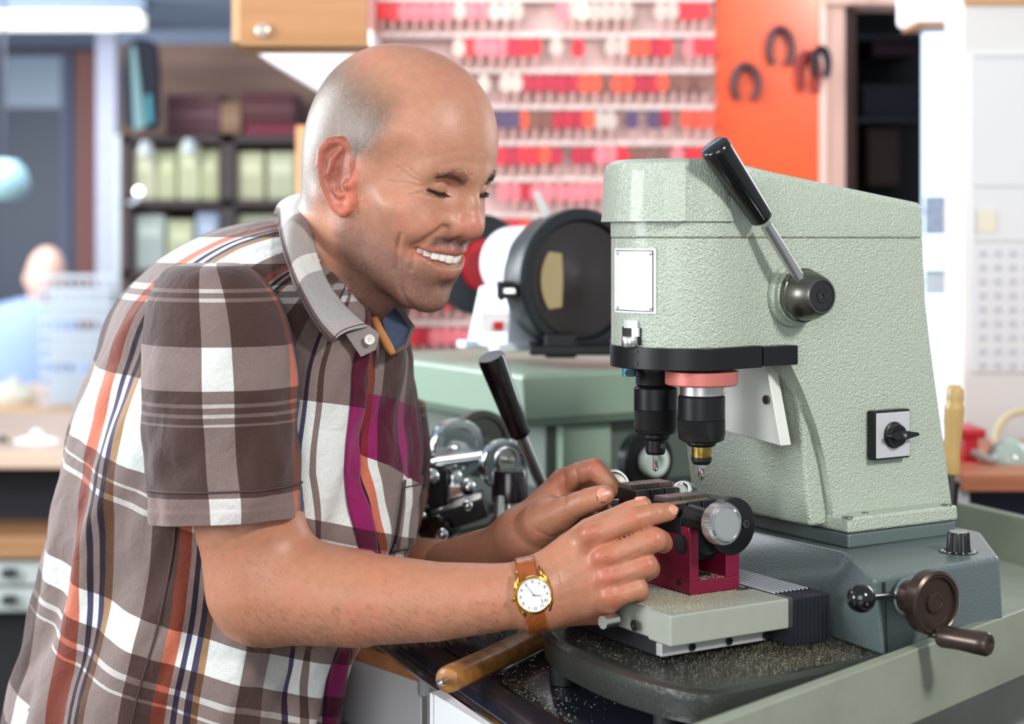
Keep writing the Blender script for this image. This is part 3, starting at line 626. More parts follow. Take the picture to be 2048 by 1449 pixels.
for x, y in ((1269, 1252), (1230, 1236)):
    q = SA(x, y, a0); m = MB(MM); m.lathe([(.0048, 0), (.0048, .0008), (.0036, .0008), (.0034, -.0005)], q, (-1, 0, 0), 18); m.build('table_bolt', DSTEEL, table)
# small knurled stop under the near hand
m = MB(); m.cyl(P(1232, 1240, 1.375), P(1205, 1246, 1.365), .0055, .0055, 24); m.build('table_stop_screw', STEEL, eng)
# slots in the table top
m = MB(MM); q = SZ(1500, 1178, -.3047); m.bb((q.x - .013, q.y - .001, -.3052), (q.x + .018, q.y + .010, -.3046)); m.build('table_slot', RUBB, table)
# bellows
bl = SZ(1650, 1180, -.302); m = MB(MM); n = 9; ax0 = a1 - .006; ax1 = max(bl.x, a1 + .03)
rs = []
for i in range(2 * n + 1):
    a = ax0 + (ax1 - ax0) * i / (2 * n); o_ = .008 if i % 2 else 0
    rs.append([(a, bl.y - .006 + o_, -.344), (a, bl.y - .006 + o_, -.304 - o_ * .7), (a, .14, -.304 - o_ * .7), (a, .14, -.344)])
m.rings(rs); m.build('bellows', mat('bellows_fabric', (56, 62, 70), .3, coat=.5), eng, sharp=20)
m = MB(MM)
for i in range(1, 2 * n, 2):
    a = ax0 + (ax1 - ax0) * (i - 1) / (2 * n); m.box((a, .06, -.3035), (.0012, .2, .001))
m.build('bellows_edge', mat('bellows_edge_white', (205, 212, 220), .4), eng)
# lever with hub
hc = SB(1584, 590, -.001); m = MB(MM)
m.lathe([(.0285, 0), (.0290, .002), (.028, .005), (.0265, .0062)], hc, (0, -1, 0), 48); m.lathe([(.0255, .006), (.0255, .0105), (.0245, .0115)], hc, (0, -1, 0), 48); m.build('hub_ring', HAM, eng)
m = MB(MM); m.lathe([(.0240, .010), (.0240, .017), (.0228, .0175), (.0215, .026), (.0165, .0385), (.0152, .0397), (.0135, .0397), (.0132, .0385)], hc, (0, -1, 0), 48); hub = m.build('lever_hub', DSTEEL, eng)
m = MB(MM); m.lathe([(.0134, .0380), (.0128, .0393), (.0062, .0393), (.006, .0385), (.0058, .0397), (.0022, .0397), (.0018, .0375)], hc, (0, -1, 0), 36); m.build('hub_cap', RUBB, hub)
bb_ = hc.y - .024
r0 = SB(1607, 570, bb_); r1 = SB(1521, 432, bb_); r2 = SB(1427, 291, bb_ - .004)
m = MB(MM); m.tube([r0 + Vector((0, .0, -.006)), r0, r1 + (r1 - r0).normalized() * -.01], [.0052, .0052, .0052], 20); m.build('lever_rod', STEEL, eng)
m = MB(MM); dv = (r2 - r1); L_ = dv.length; m.lathe([(.0085, -.004), (.0103, -.002), (.0106, 0), (.0132, L_ * .93), (.0126, L_ * .985), (.0108, L_)], r1, dv, 40); m.build('lever_grip', BLACKP, eng, sharp=50)
# rotary switch
sc = SB(1771, 868, -.001); m = MB(MM)
def sqr(cx, cz, h, y0, y1, mb): mb.bb((cx - h, y0, cz - h), (cx + h, y1, cz + h))
sqr(sc.x, sc.z, .0228, 0, -.010, m); sw = m.build('rotary_switch', BLACKM, eng, bevel=.0018)
m = MB(MM); sqr(sc.x, sc.z, .0208, -.010, -.0112, m); m.build('switch_face', mat('brushed_silver_face', (208, 208, 212), .38, .3), sw, bevel=.0006)
m = MB(MM); m.lathe([(.0122, -.011), (.0122, -.0135), (.0108, -.0145), (.0104, -.018), (.0095, -.019)][::1] and [(.0122, .011), (.0122, .0135), (.0108, .0145), (.0104, .018), (.0095, .019)], (sc.x, 0, sc.z), (0, -1, 0), 36)
m.build('switch_dial', BLACKM, sw)
m = MB(MM); zc_ = sc.z + .0005
m.rings([[(sc.x + x, -.017 - h, zc_ + z) for x, z in ((-.0150, 0), (-.006, .0045), (.004, .0042), (.0205, .0018), (.0225, .0), (.0205, -.0018), (.004, -.0042), (-.006, -.0045))] for h in (0, .006)]); m.build('switch_pointer', BLACKP, sw, bevel=.0008)
m = MB(MM); m.lathe([(.0019, .0228), (.0018, .0238), (.0008, .0238)], (sc.x + .003, 0, zc_), (0, -1, 0), 14); m.build('dial_screw', STEEL, sw)
# speed knob on the wing top
kz = (zs + S1.z) / 2 + .0; kc = SZ(1917, 1106, kz); kc.z = zs + (S1.z - zs) * .45
m = MB(MM); m.lathe([(.0175, -.003), (.0175, .0012), (.0162, .0016)], kc, (0, 0, 1), 40); kp = m.build('dial_plate', BLACKM, eng)
m = MB(MM)
for i in range(11):
    t = math.radians(-60 + i * 24 + 180); x = kc.x + .0142 * math.cos(t); y = kc.y + .0142 * math.sin(t)
    m.box((x, y, kc.z + .0018), (.0035 if i % 2 else .0022, .0009, .0003), Matrix.Rotation(t, 3, 'Z'))
m.build('dial_marks', WHITEP, kp)
m = MB(MM); ks = []
for z, r in ((.0015, .0108), (.003, .0105), (.017, .0096), (.0185, .0088)):
    ks.append([(kc.x + (r - (.0007 if i % 2 else 0)) * math.cos(i * math.pi / 20), kc.y + (r - (.0007 if i % 2 else 0)) * math.sin(i * math.pi / 20), kc.z + z) for i in range(40)])
m.rings(ks); knob = m.build('speed_knob', BLACKM, eng, sharp=25)
m = MB(MM); m.lathe([(.0082, .0185), (.0078, .0192)], kc, (0, 0, 1), 24); m.build('knob_cap', GREYD, knob)
# handwheel on the wing side
hw = SB(1812, 1192, -.1265); m = MB(MM)
m.lathe([(.0155, 0), (.0175, .004), (.0165, .008), (.0165, .016)], hw, (0, -1, 0), 36); m.build('wheel_bearing', HAMD, eng)
wc = SB(1866, 1206, -.165); m = MB(MM)
m.lathe([(.0135, -.028), (.0135, -.010), (.0235, -.009), (.0258, -.007), (.0262, .0), (.0262, .004), (.0238, .0055), (.0225, .0045), (.0212, .0045), (.0205, .0015), (.0085, .0010), (.0085, .0030), (.0070, .0034), (.0066, .0028)], wc, (0, -1, 0), 56); whl = m.build('handwheel', BROWNM, eng)
gc = SB(1868, 1270, -.169); m = MB(MM)
g2 = Vector((gc.x + .004, gc.y - .042, gc.z - .004)); e = g2 - gc
m.lathe([(.0030, -.004), (.0030, .004), (.0078, .005), (.0092, .008), (.0086, .022), (.0096, .040), (.0096, .046), (.008, .0485), (.0045, .0485), (.0042, .0475)], gc, (.28, -1, -.0), 36); m.build('crank_grip', BROWNM, whl)
# ball lever
q0 = SB(1790, 1193, -.1275); q1 = SB(1722, 1197, -.150)
m = MB(MM); m.tube([q0, q1], .0026, 12); m.build('lock_lever_rod', DSTEEL, eng)
m = MB(MM); m.lathe([(.0001, .0118), (.005, .0107), (.0085, .0082), (.0108, .0045), (.0118, 0), (.0108, -.0045), (.0085, -.0078), (.0055, -.0098), (.0045, -.011), (.0045, -.0125)], q1 , q1 - q0, 32); m.build('lock_lever_ball', BLACKP, eng)
m = MB(MM); dq = (q1 - q0).normalized(); m.cyl(q1 - dq * .0125, q1 - dq * .0085, .0068, .0072, 28); m.build('ball_collar', DSTEEL, eng)

# ------------------------------------------------------------------ key vise on the table
vise = thing('key_clamping_vise', 'crimson key vise with black jaws and knurled knobs on the cream machine table', 'vise', MM @ Vector((-.14, .05, -.305)), MANG)
q0 = SZ(1380, 1192, -.305); q1 = SZ(1479, 1178, -.305)
va, vb, va1 = q0.x, q0.y, q1.x; vh = .0575; th = (va1 - va) * .18; LB = .118
m = MB(MM); m.bb((va, vb, -.305), (va1, vb + LB, -.2935)); base = m.build('vise_base', CRIM, vise, bevel=.0009)
m = MB(MM); ch_ = .006
m.rings([[(va, vb, -.2937), (va, vb, -.305 + vh - ch_), (va + .002, vb + .004, -.305 + vh), (va + .002, vb + LB - .004, -.305 + vh), (va, vb + LB, -.305 + vh - ch_), (va, vb + LB, -.2937)],
         [(va + th, vb, -.2937), (va + th, vb, -.305 + vh - ch_), (va + th, vb + .004, -.305 + vh), (va + th, vb + LB - .004, -.305 + vh), (va + th, vb + LB, -.305 + vh - ch_), (va + th, vb + LB, -.2937)]])
w1 = m.build('vise_side_wall', CRIM, vise, bevel=.0009)
m = MB(MM); m.bb((va1 - th * 1.55, vb, -.2937), (va1, vb + LB, -.262)); m.build('vise_side_wall', CRIM, vise, bevel=.0009)
m = MB(MM); m.bb((va - .0005, vb - .0005, -.3065), (va1 + .0005, vb + LB, -.3049)); m.build('vise_shim', DSTEEL, vise)
m = MB(MM); m.cyl((va - .0006, vb + .014, -.305 + vh - .016), (va + .002, vb + .014, -.305 + vh - .016), .0085); m.build('wall_plug', RUBB, w1)
m = MB(MM); m.bb((va - .0012, vb + .030, -.2655), (va - .0002, vb + .052, -.257)); m.build('pink_label', mat('pink_label_paint', (226, 92, 140), .4), w1)
m = MB(MM); m.cyl((va - .0006, vb + .016, -.297), (va + .002, vb + .016, -.297), .0028); m.build('wall_screw', RUBB, w1)
# dust inside and round the bracket
m = MB(MM); m.lathe([(.008, 0), (.0075, .0012), (.002, .0016)], ((va + va1) / 2, vb + .018, -.2935), (0, 0, 1), 20); m.build('floor_bolt', RUBB, base)
# jaw carriers (black) near and far
def jaw(y0, y1, zt, nm):
    m = MB(MM); m.bb((va + .001, y0, zt - .03), (va1 + .008, y1, zt - .0135)); m.bb((va + .010, y0 + .002, -.28), (va1 - .0105, y1 - .002, zt - .028))
    j = m.build(nm, BLACKM, vise, bevel=.0012)
    m = MB(MM)
    for k in range(4):
        x0 = va - .004 + k * .0158; yy = y0 + .002
        m.rings([[(x0, yy, zt - .0135), (x0 + .0150, yy, zt - .0135), (x0 + .0150, y1 - .002, zt - .0135), (x0, y1 - .002, zt - .0135)], [(x0 + .0005, yy + .003, zt - .003), (x0 + .0145, yy + .003, zt - .003), (x0 + .0145, y1 - .004, zt - .003), (x0 + .0005, y1 - .004, zt - .003)]])
    m.build('jaw_blocks', BLACKM, j, bevel=.0005)
    m = MB(MM)
    for k in range(3):
        x0 = va - .002 + k * .0158; m.bb((x0, y0 + .017, zt - .0042), (x0 + .0150, y1 - .003, zt + .0006))
    m.build('jaw_top_plates', mat('jaw_plate_metal', (108, 98, 94), .34, .7), j, bevel=.0005)
    return j
jaw(vb + .014, vb + .052, -.2262, 'near_jaw')
jaw(vb + .068, vb + .108, -.2222, 'far_jaw')
m = MB(MM); m.cyl((va + .026, vb + .006, -.258), (va + .026, vb + LB, -.258), .0165, .0165, 40); m.build('vise_screw_body', BLACKM, vise, bevel=.001)
# knobs
kcn = onp(1434, 1046, 1, vb - .026, MM)
def knob_at(c, ax, r, w, par, facem, n=60):
    ax = Vector(ax).normalized(); m = MB(MM); X, Y, Z = frame(ax)
    rs = []
    for h, rr in ((0, r - .001), (.001, r), (w - .0022, r), (w - .0002, r - .0016)):
        rs.append([Vector(c) + Z * h + (X * math.cos(2 * math.pi * i / (2 * n)) + Y * math.sin(2 * math.pi * i / (2 * n))) * (rr - (.0006 if i % 2 else 0)) for i in range(2 * n)])
    m.rings(rs); k = m.build('knurled_knob', STEEL, par, sharp=20)
    m = MB(MM); m.lathe([(r - .0020, w - .0004), (r - .0035, w + .0002), (r - .0042, w - .0001), (r - .0045, w)], c, ax, 48); m.build('knob_rim', CHROME, k)
    m = MB(MM); m.lathe([(r - .0044, w - .001), (r - .0044, w + .0002), (r - .0052, w + .0002), (r - .0054, w - .0001), (r - .0056, w + .0002)], c, ax, 48); m.build('knob_face', facem, k)
    return k
knob_at(kcn, (0, -1, .04), .0178, .013, vise, GREYD)
m = MB(MM); m.cyl(kcn, kcn + Vector((0, .036, 0)), .0085, .0105, 30); m.build('knob_shaft', BLACKM, vise)
dc = onp(1454, 1052, 1, vb + .004, MM); m = MB(MM)
m.lathe([(.0235, 0), (.0250, .001), (.0250, .009), (.0235, .010)], dc + Vector((.002, .004, 0)), (0, -1, 0), 48); cam_ = m.build('cam_disc', BLACKM, vise)
q = onp(1490, 1048, 1, dc.y - .0065, MM); m = MB(MM); m.lathe([(.0035, 0), (.0035, .0015), (.0022, .0015), (.0018, 0)], q, (0, -1, 0), 16); m.build('disc_screw', DSTEEL, cam_)
# rear knobs
kf = P(1222, 975, 1.56); knob_at(MMi @ kf, (-.3, -1, .3), .0155, .013, vise, DSTEEL)
kf = P(1376, 990, 1.50); knob_at(MMi @ kf, (-1, -.35, .4), .011, .013, vise, DSTEEL)
# key blanks
KB = mat('nickel_key_blank', (196, 188, 160), .3, .9)
def key_blank(X0, Y0, X1, Y1, d0, d1, lab):
    a = P(X0, Y0, d0); b = P(X1, Y1, d1); t = thing('key_blank', lab, 'key', a, 0, None)
    m = MB(); ax = (b - a); L = ax.length; x = ax.normalized(); y = Vector((0, 0, 1)).cross(x).normalized(); z = x.cross(y)
    w = .0045
    poly = [a - y * w, a + x * L * .5 - y * w, a + x * L * .52 - y * w * .6, b - y * w * .6, b + y * w * .7, a + x * L * .56 + y * w * .7, a + x * L * .50 + y * w, a + y * w, a - x * .003]
    m.prism(poly, -z * .0018); o = m.build('key_blade', KB, t, bevel=.0003)
    m = MB(); m.prism([a + x * L * .12 - y * .0008, a + x * L * .95 - y * .0008, a + x * L * .95 + y * .0008, a + x * L * .12 + y * .0008], z * .0003); m.build('key_groove', DSTEEL, o)
key_blank(1222, 992, 1322, 972, 1.507, 1.545, 'flat nickel key blank held by the far hand on the rear jaw of the vise')
key_blank(1318, 1010, 1412, 996, 1.412, 1.452, 'flat nickel key blank under the near index finger on the front vise jaw')
# swarf
def scatter(name, label, cat, zloc, pts, par=None, r=(.0002, .00048)):
    m = MB(MM)
    for a, b in pts:
        s = random.uniform(*r); t = random.uniform(0, math.pi); R = Matrix.Rotation(t, 3, 'Z')
        m.box((a, b, zloc + s * .25), (s * 2.2, s * .8, s * .5), R)
    o = m.build(name, DUST, par, smooth=False); tag(o, label, cat, None, 'stuff'); return o
pts = []
while len(pts) < 3000:
    a = random.uniform(a0 + .003, a1 - .006); b = random.uniform(bt + .004, .09)
    if va - .0008 < a < va1 + .0008 and b > vb - .001: continue
    if math.hypot(a - a0 - .01, (b - .0)) > .085 * (.35 + random.random()) : continue
    pts.append((a, b))
for i in range(700): pts.append((min(a1 - .004, max(a0 + .003, random.gauss(a0 + .05, .03))), random.gauss(vb - .008, .008)))
pts = [p for p in pts if p[1] > bt + .003 and not (va - .001 < p[0] < va1 + .001 and p[1] > vb - .001)]
scatter('metal_shavings', 'brassy metal shavings scattered over the cream sliding table around the crimson vise', 'shavings', -.3046, pts)
pts = []
for i in range(5200):
    if random.random() < .6:
        X = random.gauss(1600, 110); Y = random.gauss(1300, 24); q = SZ(X, Y, -.346)
    else:
        q = SZ(random.uniform(1120, 1640), random.uniform(1230, 1370), -.346)
    # inside slab polygon?
    ins = False; pl = offp(sm, -.012); j = len(pl) - 1
    for k in range(len(pl)):
        if (pl[k][1] > q.y) != (pl[j][1] > q.y) and q.x < (pl[j][0] - pl[k][0]) * (q.y - pl[k][1]) / (pl[j][1] - pl[k][1]) + pl[k][0]: ins = not ins
        j = k
    if ins: pts.append((q.x, q.y))
scatter('metal_shavings', 'brassy metal shavings sprinkled over the dark round base slab of the machine', 'shavings', -.3461, pts, r=(.00014, .00036))
pts = [(random.uniform(va + th + .001, va1 - th - .001), random.uniform(vb + .001, vb + .04)) for i in range(500)]
scatter('metal_shavings', 'small heap of metal shavings lying inside the open end of the crimson vise', 'shavings', -.2934, pts)
# ------------------------------------------------------------------ main workbench
BZ = CH - .391
e = Vector((-.395, .919, 0)); E0 = Vector((-.0977, 1.58, 0)); pr = Vector((.919, .395, 0))
GB = mat('black_gloss_worktop', (26, 31, 42), .14, coat=.6, var=(30, .4, (36, 38, 46)), bump=(60, .08, .001))
bench = thing('workbench', 'glossy black rounded-edge workbench carrying the pale green key machine', 'workbench', (.3, 1.6, 0))
m = MB(); A = E0 - e * .75; Bp = E0 + e * .95; ring = []
prof = [(.95, 0), (.012, 0), (.004, -.003), (0, -.010), (0, -.022), (.006, -.030), (.02, -.034), (.95, -.034)]
m.rings([[A + pr * a + Vector((0, 0, BZ + z)) for a, z in prof], [Bp + pr * a + Vector((0, 0, BZ + z)) for a, z in prof]])
m.build('worktop', GB, bench, sharp=25)
m = MB(); m.tube([A + pr * -.001 + Vector((0, 0, BZ - .017)), Bp + pr * -.001 + Vector((0, 0, BZ - .017))], .0045, 8); m.build('edge_highlight', CHROME, bench)  # chrome strip stands in for the highlight along the rounded worktop edge
m = MB(); m.tube([A + pr * .028 + Vector((0, 0, BZ + .0002)), Bp + pr * .028 + Vector((0, 0, BZ + .0002))], .0016, 6); m.build('worktop_bead', BLACKP, bench)
for a, b in ((.08, -.6), (.08, .85), (.85, -.6), (.85, .85)):
    q = E0 + e * b + pr * a; m = MB(); m.bb((q.x - .03, q.y - .03, 0), (q.x + .03, q.y + .03, BZ - .034)); m.build('leg', DSTEEL, bench)
m = MB(); q = E0 + pr * .45 + e * .2; m.prism([E0 + pr * .2 - e * .7 + Vector((0, 0, .1)), E0 + pr * .2 + e * 1.0 + Vector((0, 0, .1)), E0 + pr * .24 + e * 1.0 + Vector((0, 0, .1)), E0 + pr * .24 - e * .7 + Vector((0, 0, .1))], (0, 0, BZ - .136)); m.build('back_panel', RUBB, bench)
m = MB()
for i in range(700):
    X = random.gauss(1060, 70); Y = random.gauss(1395, 40)
    if not (900 < X < 1250 and 1300 < Y < 1446): continue
    q = onp(X, Y, 2, BZ, Matrix())
    w = Vector((q.x, q.y, 0)) - E0
    if w.dot(pr) < .03: continue
    s = random.uniform(.0002, .0006); m.box((q.x, q.y, BZ + s * .3), (s * 2, s, s * .6), Matrix.Rotation(random.random() * 3, 3, 'Z'))
o = m.build('metal_shavings', DUST, None, smooth=False); tag(o, 'fine brassy metal shavings sprinkled on the glossy black worktop', 'shavings', None, 'stuff')
# tray
tray = thing('chip_tray', 'sage green sheet-metal chip tray wall around the right side of the machine', 'tray', (.5, 1.4, BZ))
TS = 1.071; N0 = Vector((.1295, 1.0525, 0)) * TS; nd = Vector((.2975, .3245, 0)).normalized(); nn = Vector((nd.y, -nd.x, 0))
K = Vector((.666, 1.638, 0)) * TS; Lb = Vector((.528, 1.956, 0)) * TS; bd = (Lb - K).normalized(); bn = Vector((-bd.y, bd.x, 0)) * -1
N0 = K - nd * 1.02; zt_ = CH - .332
def wall(m, a, b, n, th, z0, z1): m.rings([[a + Vector((0, 0, z0)), b + Vector((0, 0, z0)), b + n * th + Vector((0, 0, z0)), a + n * th + Vector((0, 0, z0))], [a + Vector((0, 0, z1)), b + Vector((0, 0, z1)), b + n * th + Vector((0, 0, z1)), a + n * th + Vector((0, 0, z1))]])
m = MB(); wall(m, N0, K, -nn, .012, BZ - .16, zt_); m.build('near_wall', TRAYM, tray, bevel=.002)
m = MB(); wall(m, K - nd * .003, K - nd * .003 + bd * 1.3, Vector((nd.x, nd.y, 0)) * .0 + Vector((bd.y, -bd.x, 0)), -.012, BZ, zt_); m.build('rear_wall', TRAYM, tray, bevel=.002)
m = MB(); m.prism([K - nd * .62 + Vector((0, 0, BZ)), K + Vector((0, 0, BZ)), K + bd * .5 + Vector((0, 0, BZ)), K + bd * .5 - nd * .35 + Vector((0, 0, BZ))], (0, 0, .001)); m.build('tray_floor', TRAYM, tray)
# long wooden handled tool on the bench edge
YW = wood('worn_yellow_wood', (168, 114, 54), (120, 78, 36), 8, .45, 0, .15)
p0 = P(893, 1364, 1.398); p1 = P(1140, 1240, 1.62); p1.z = BZ + .013; p0.z = BZ + .0165
t = thing('file_handle_tool', 'long yellowish wooden tool handle with a steel tip on the black bench edge', 'tool', p0)
dv = p1 - p0; L_ = dv.length; m = MB()
m.lathe([(.004, -.001), (.0098, -.0005), (.0112, .001), (.0118, .012), (.0114, .03), (.0112, .08), (.0118, L_ * .5), (.0115, L_ * .8), (.010, L_)], p0, dv, 32); hb = m.build('wooden_handle', YW, t, sharp=60)
m = MB(); m.lathe([(.0012, -.014), (.003, -.012), (.0035, -.004), (.0035, .002)], p0, dv, 16); m.build('steel_tip', STEEL, t)
for f in (.045, .095): m = MB(); m.lathe([(.0121, f), (.0123, f + .0004), (.0121, f + .0008)], p0, dv, 32, cap=False); m.build('handle_groove', mat('groove_dark%d' % int(f * 100), (92, 58, 26), .6), hb)
# white cabinet with orange edge
t = thing('drawer_cabinet', 'white drawer cabinet with an orange wood top edge beneath the black bench', 'cabinet', P(790, 1449, 1.66))
t.location.z = 0; WM[t['_wm']] = Matrix.Translation(t.location)
zc = CH - .40; a = P(842, 1340, 1); a = Vector(((842 - 1024) / F * 1.61, 1.61, 0)); ud = Vector((-.63, .77, 0)).normalized(); vd = Vector((.77, .63, 0))
b = a + ud * .45
def qp(m, a, b, dep, z0, z1): m.prism([a + Vector((0, 0, z0)), b + Vector((0, 0, z0)), b + dep + Vector((0, 0, z0)), a + dep + Vector((0, 0, z0))], (0, 0, z1 - z0))
zt2 = CH - (1338 - HZ) / F * 1.61
WC = mat('white_laminate', (232, 234, 238), .35)
m = MB(); qp(m, a, b, vd * .10, .05, zt2 - .014); cbd = m.build('cabinet_body', WC, t, bevel=.001)
m = MB(); qp(m, a - vd * .004, b, vd * .06, zt2 - .012, zt2 + .004); m.build('orange_edge', mat('orange_wood_edge', (226, 150, 96), .45, var=(20, .3)), t, bevel=.001)
m = MB(); qp(m, a - vd * .006 - ud * .006, a + ud * .006, vd * .02, zt2 - .026, zt2 + .005); m.build('metal_corner', ALU, t, bevel=.001)
m = MB(); qp(m, a - ud * .0125 - vd * .001, a - ud * .001, vd * .05, .05, zt2 + .0); m.build('metal_post', ALU, t, bevel=.001)
q = a + ud * .185 - vd * .001; kz_ = CH - (1340 - HZ) / F * (q.y); m = MB(); m.lathe([(.006, 0), (.006, .008), (.011, .012), (.011, .017), (.008, .019)], Vector((q.x, q.y, kz_)), -vd, 20); m.build('cabinet_knob', BLACKP, t)
q0 = a + ud * .0 - vd * .002; m = MB(); qp(m, a - vd * .003 + ud * .004, b, vd * .01, CH - .508, CH - .502); m.build('drawer_gap', ALU, t)
# lower white drawer under the bench
t = thing('open_drawer', 'pulled-out white drawer holding dark tools below the black bench edge', 'drawer', P(960, 1449, 1.45)); 
m = MB(); d0 = 1.47; zz = CH - .408
f0 = P(868, 1390, 1.47); f1 = P(1010, 1462, 1.34); f1.z = f0.z; dd = (f1 - f0)
m.prism([f0, f0 + dd * 1.6, f0 + dd * 1.6 + Vector((.012, .012, 0)), f0 + Vector((.012, .012, 0))], (0, 0, -.12)); m.build('drawer_front', WC, t, bevel=.001)
m = MB(); m.prism([f0 + Vector((0, 0, -.03)), f0 + dd * 1.6 + Vector((0, 0, -.03)), f0 + dd * 1.6 + Vector((.2, .2, -.03)), f0 + Vector((.2, .2, -.03))], (0, 0, -.004)); m.build('drawer_floor', RUBB, t)
m = MB(); m.prism([f0 + Vector((-.001, .0, 0)), f0 + Vector((.19, .2, 0)), f0 + Vector((.185, .205, 0)), f0 + Vector((-.004, .006, 0))], (0, 0, -.12)); m.build('drawer_side', WC, t)
for i, (s, c) in enumerate(((.25, (170, 40, 60)), (.5, (60, 60, 66)), (.8, (40, 42, 50)))):
    q = f0 + dd * s + Vector((.03, .03, -.020)); tt = thing('hand_tool', ['red-handled tool lying in the open white drawer', 'grey-handled tool lying in the middle of the open drawer', 'black-handled tool in the near end of the open drawer'][i], 'tool', q)
    m = MB(); m.tube([q, q + Vector((.04, .05, 0))], .005, 10); m.build('grip', mat('tool_grip%d' % i, c, .4), tt); m = MB(); m.tube([q + Vector((.04, .05, 0)), q + Vector((.07, .09, 0))], .0022, 8); m.build('shank', STEEL, tt)
# ------------------------------------------------------------------ wooden handled file in a holder behind the machine
t = thing('wood_handled_file', 'file with a pale turned wooden handle standing in a holder right of the machine', 'file', P(1905, 1005, 1.86))
m = MB(); top = P(1911, 771, 1.84); bot = P(1901, 948, 1.84); dv = top - bot; L_ = dv.length
m.lathe([(.0088, 0), (.0098, .003), (.0094, .018), (.0088, .03), (.0105, .055), (.0112, L_ * .72), (.0112, L_ * .76), (.0095, L_ * .79), (.0098, L_ * .85), (.0092, L_ * .95), (.0075, L_ * .99), (.005, L_)], bot, dv, 28)
m.build('turned_handle', wood('beech_wood', (206, 172, 110), (182, 146, 84), 6, .4, 2, .3), t, sharp=60)
m = MB(); m.tube([bot + dv.normalized() * .004, P(1898, 1010, 1.84)], .005, 12); m.build('file_tang', DSTEEL, t)
t = thing('file_holder', 'small dark metal cup holding the wood-handled file on the tray edge', 'holder', P(1905, 1030, 1.86)); m = MB(); m.lathe([(.0, 0), (.007, .001), (.0085, .02), (.012, .026), (.0115, .0265), (.0065, .02), (.006, .004)], P(1902, 1012, 1.86), (0, 0, 1), 24); m.build('cup', BLACKM, t)
m = MB(); m.tube([P(1902, 1010, 1.86), Vector((P(1902, 1100, 1.86).x, 1.86, BZ))], .004, 10); m.build('stem', BLACKM, t)
# ------------------------------------------------------------------ right background counter
t = thing('side_shelf', 'reddish brown wooden counter at the right edge in front of the white wall', 'counter', (wx(2000, 2.5), 2.55, 0))
rb = lambda nm, X0, X1, Y0, Y1, d, dep, m_, **k: bx((wx(X0, d), d, wz(Y1, d)), (wx(X1, d), d + dep, wz(Y0, d))).build(nm, m_, t, **k)
rb('counter_top', 1922, 2300, 948, 985, 2.3, .4, wood('red_brown_counter', (190, 120, 84), (160, 96, 66), 3), bevel=.003)
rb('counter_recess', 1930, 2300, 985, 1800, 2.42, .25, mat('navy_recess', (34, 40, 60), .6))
rb('counter_leg', 1922, 1938, 985, 1850, 2.32, .04, ALU)
RV = mat('red_vise_paint', (190, 20, 36), .35)
t = thing('bench_vise', 'bright red metal vise clamped on the brown counter at the right', 'vise', P(1945, 948, 2.42))
m = MB(); m.bb((wx(1922, 2.42), 2.4, wz(948, 2.42)), (wx(1978, 2.42), 2.5, wz(920, 2.42))); m.bb((wx(1926, 2.42), 2.41, wz(921, 2.42)), (wx(1954, 2.42), 2.49, wz(872, 2.42))); m.build('vise_body', RV, t, bevel=.004)
m = MB(); m.bb((wx(1918, 2.42), 2.405, wz(876, 2.42)), (wx(1968, 2.42), 2.495, wz(856, 2.42))); m.build('vise_jaw', RV, t, bevel=.004); m = MB(); m.tube([P(1945, 905, 2.4), P(1990, 925, 2.38)], .006, 10); m.build('vise_screw', STEEL, t)
t = thing('glass_bowl', 'clear glass dome with metal fittings on the brown counter at the right edge', 'dome', P(2012, 948, 2.4))
m = MB(); m.lathe([(.03, 0), (.034, .008), (.033, .022), (.025, .036), (.012, .044), (.0, .046)], P(2018, 940, 2.42), (0, 0, 1), 28); m.build('glass_cover', mat('pale_green_glass', (170, 186, 178), .1), t); m = MB(); m.lathe([(.036, 0), (.036, .006), (.03, .007)], P(2018, 948, 2.42), (0, 0, 1), 28); m.build('metal_base', STEEL, t)
t = thing('tape_reel', 'large pale yellow ring leaning behind the glass dome at right edge', 'reel', P(2045, 948, 2.55))
m = MB(); rr = []; c = P(2052, 885, 2.6); m.tube([c + Vector((.048 * math.cos(a), .01 * math.sin(a), .048 * math.sin(a))) for a in [2 * math.pi * i / 24 for i in range(25)]], .006, 8); m.build('ring', mat('straw_plastic', (206, 196, 160), .4), t)
# ------------------------------------------------------------------ second machine behind (key cutter) with the grinder on top
GRN = mat('sage_cast_paint', (142, 164, 146), .4, bump=(150, .3, .001), coat=.2)
k0 = P(1046, 750, 1.97); KMx = Matrix.Translation(k0) @ Matrix.Rotation(MANG, 4, 'Z')
cut = thing('key_cutting_machine', 'sage green key cutting machine with chrome wheels standing behind the man hands', 'machine', KMx @ Vector((.15, .15, -(k0.z - BZ))), MANG)
def kl(X, Y, d): return KMx.inverted() @ P(X, Y, d)
hS = .066
m = MB(KMx); m.rings([[(.02, .02, -hS), (.42, .02, -hS), (.42, .42, -hS), (.02, .42, -hS)], [(.008, .008, -hS + .012), (.43, .008, -hS + .012), (.43, .43, -hS + .012), (.008, .43, -hS + .012)], [(0, 0, -.004), (.44, 0, -.004), (.44, .44, -.004), (0, .44, -.004)], [(.004, .004, 0), (.436, .004, 0), (.436, .436, 0), (.004, .436, 0)]])
m.build('top_housing', GRN, cut, bevel=.006, seg=3)
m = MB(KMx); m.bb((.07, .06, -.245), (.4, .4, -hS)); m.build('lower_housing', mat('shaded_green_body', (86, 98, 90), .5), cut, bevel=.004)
m = MB(KMx); m.bb((.085, .045, -.14), (.16, .062, -.07)); m.build('access_panel', GRN, cut, bevel=.003)
zz_ = BZ - k0.z
m = MB(KMx); m.bb((-.06, .0, zz_ + .001), (.42, .42, -.15)); m.build('machine_base', mat('dark_machine_base', (54, 60, 60), .45), cut, bevel=.004)
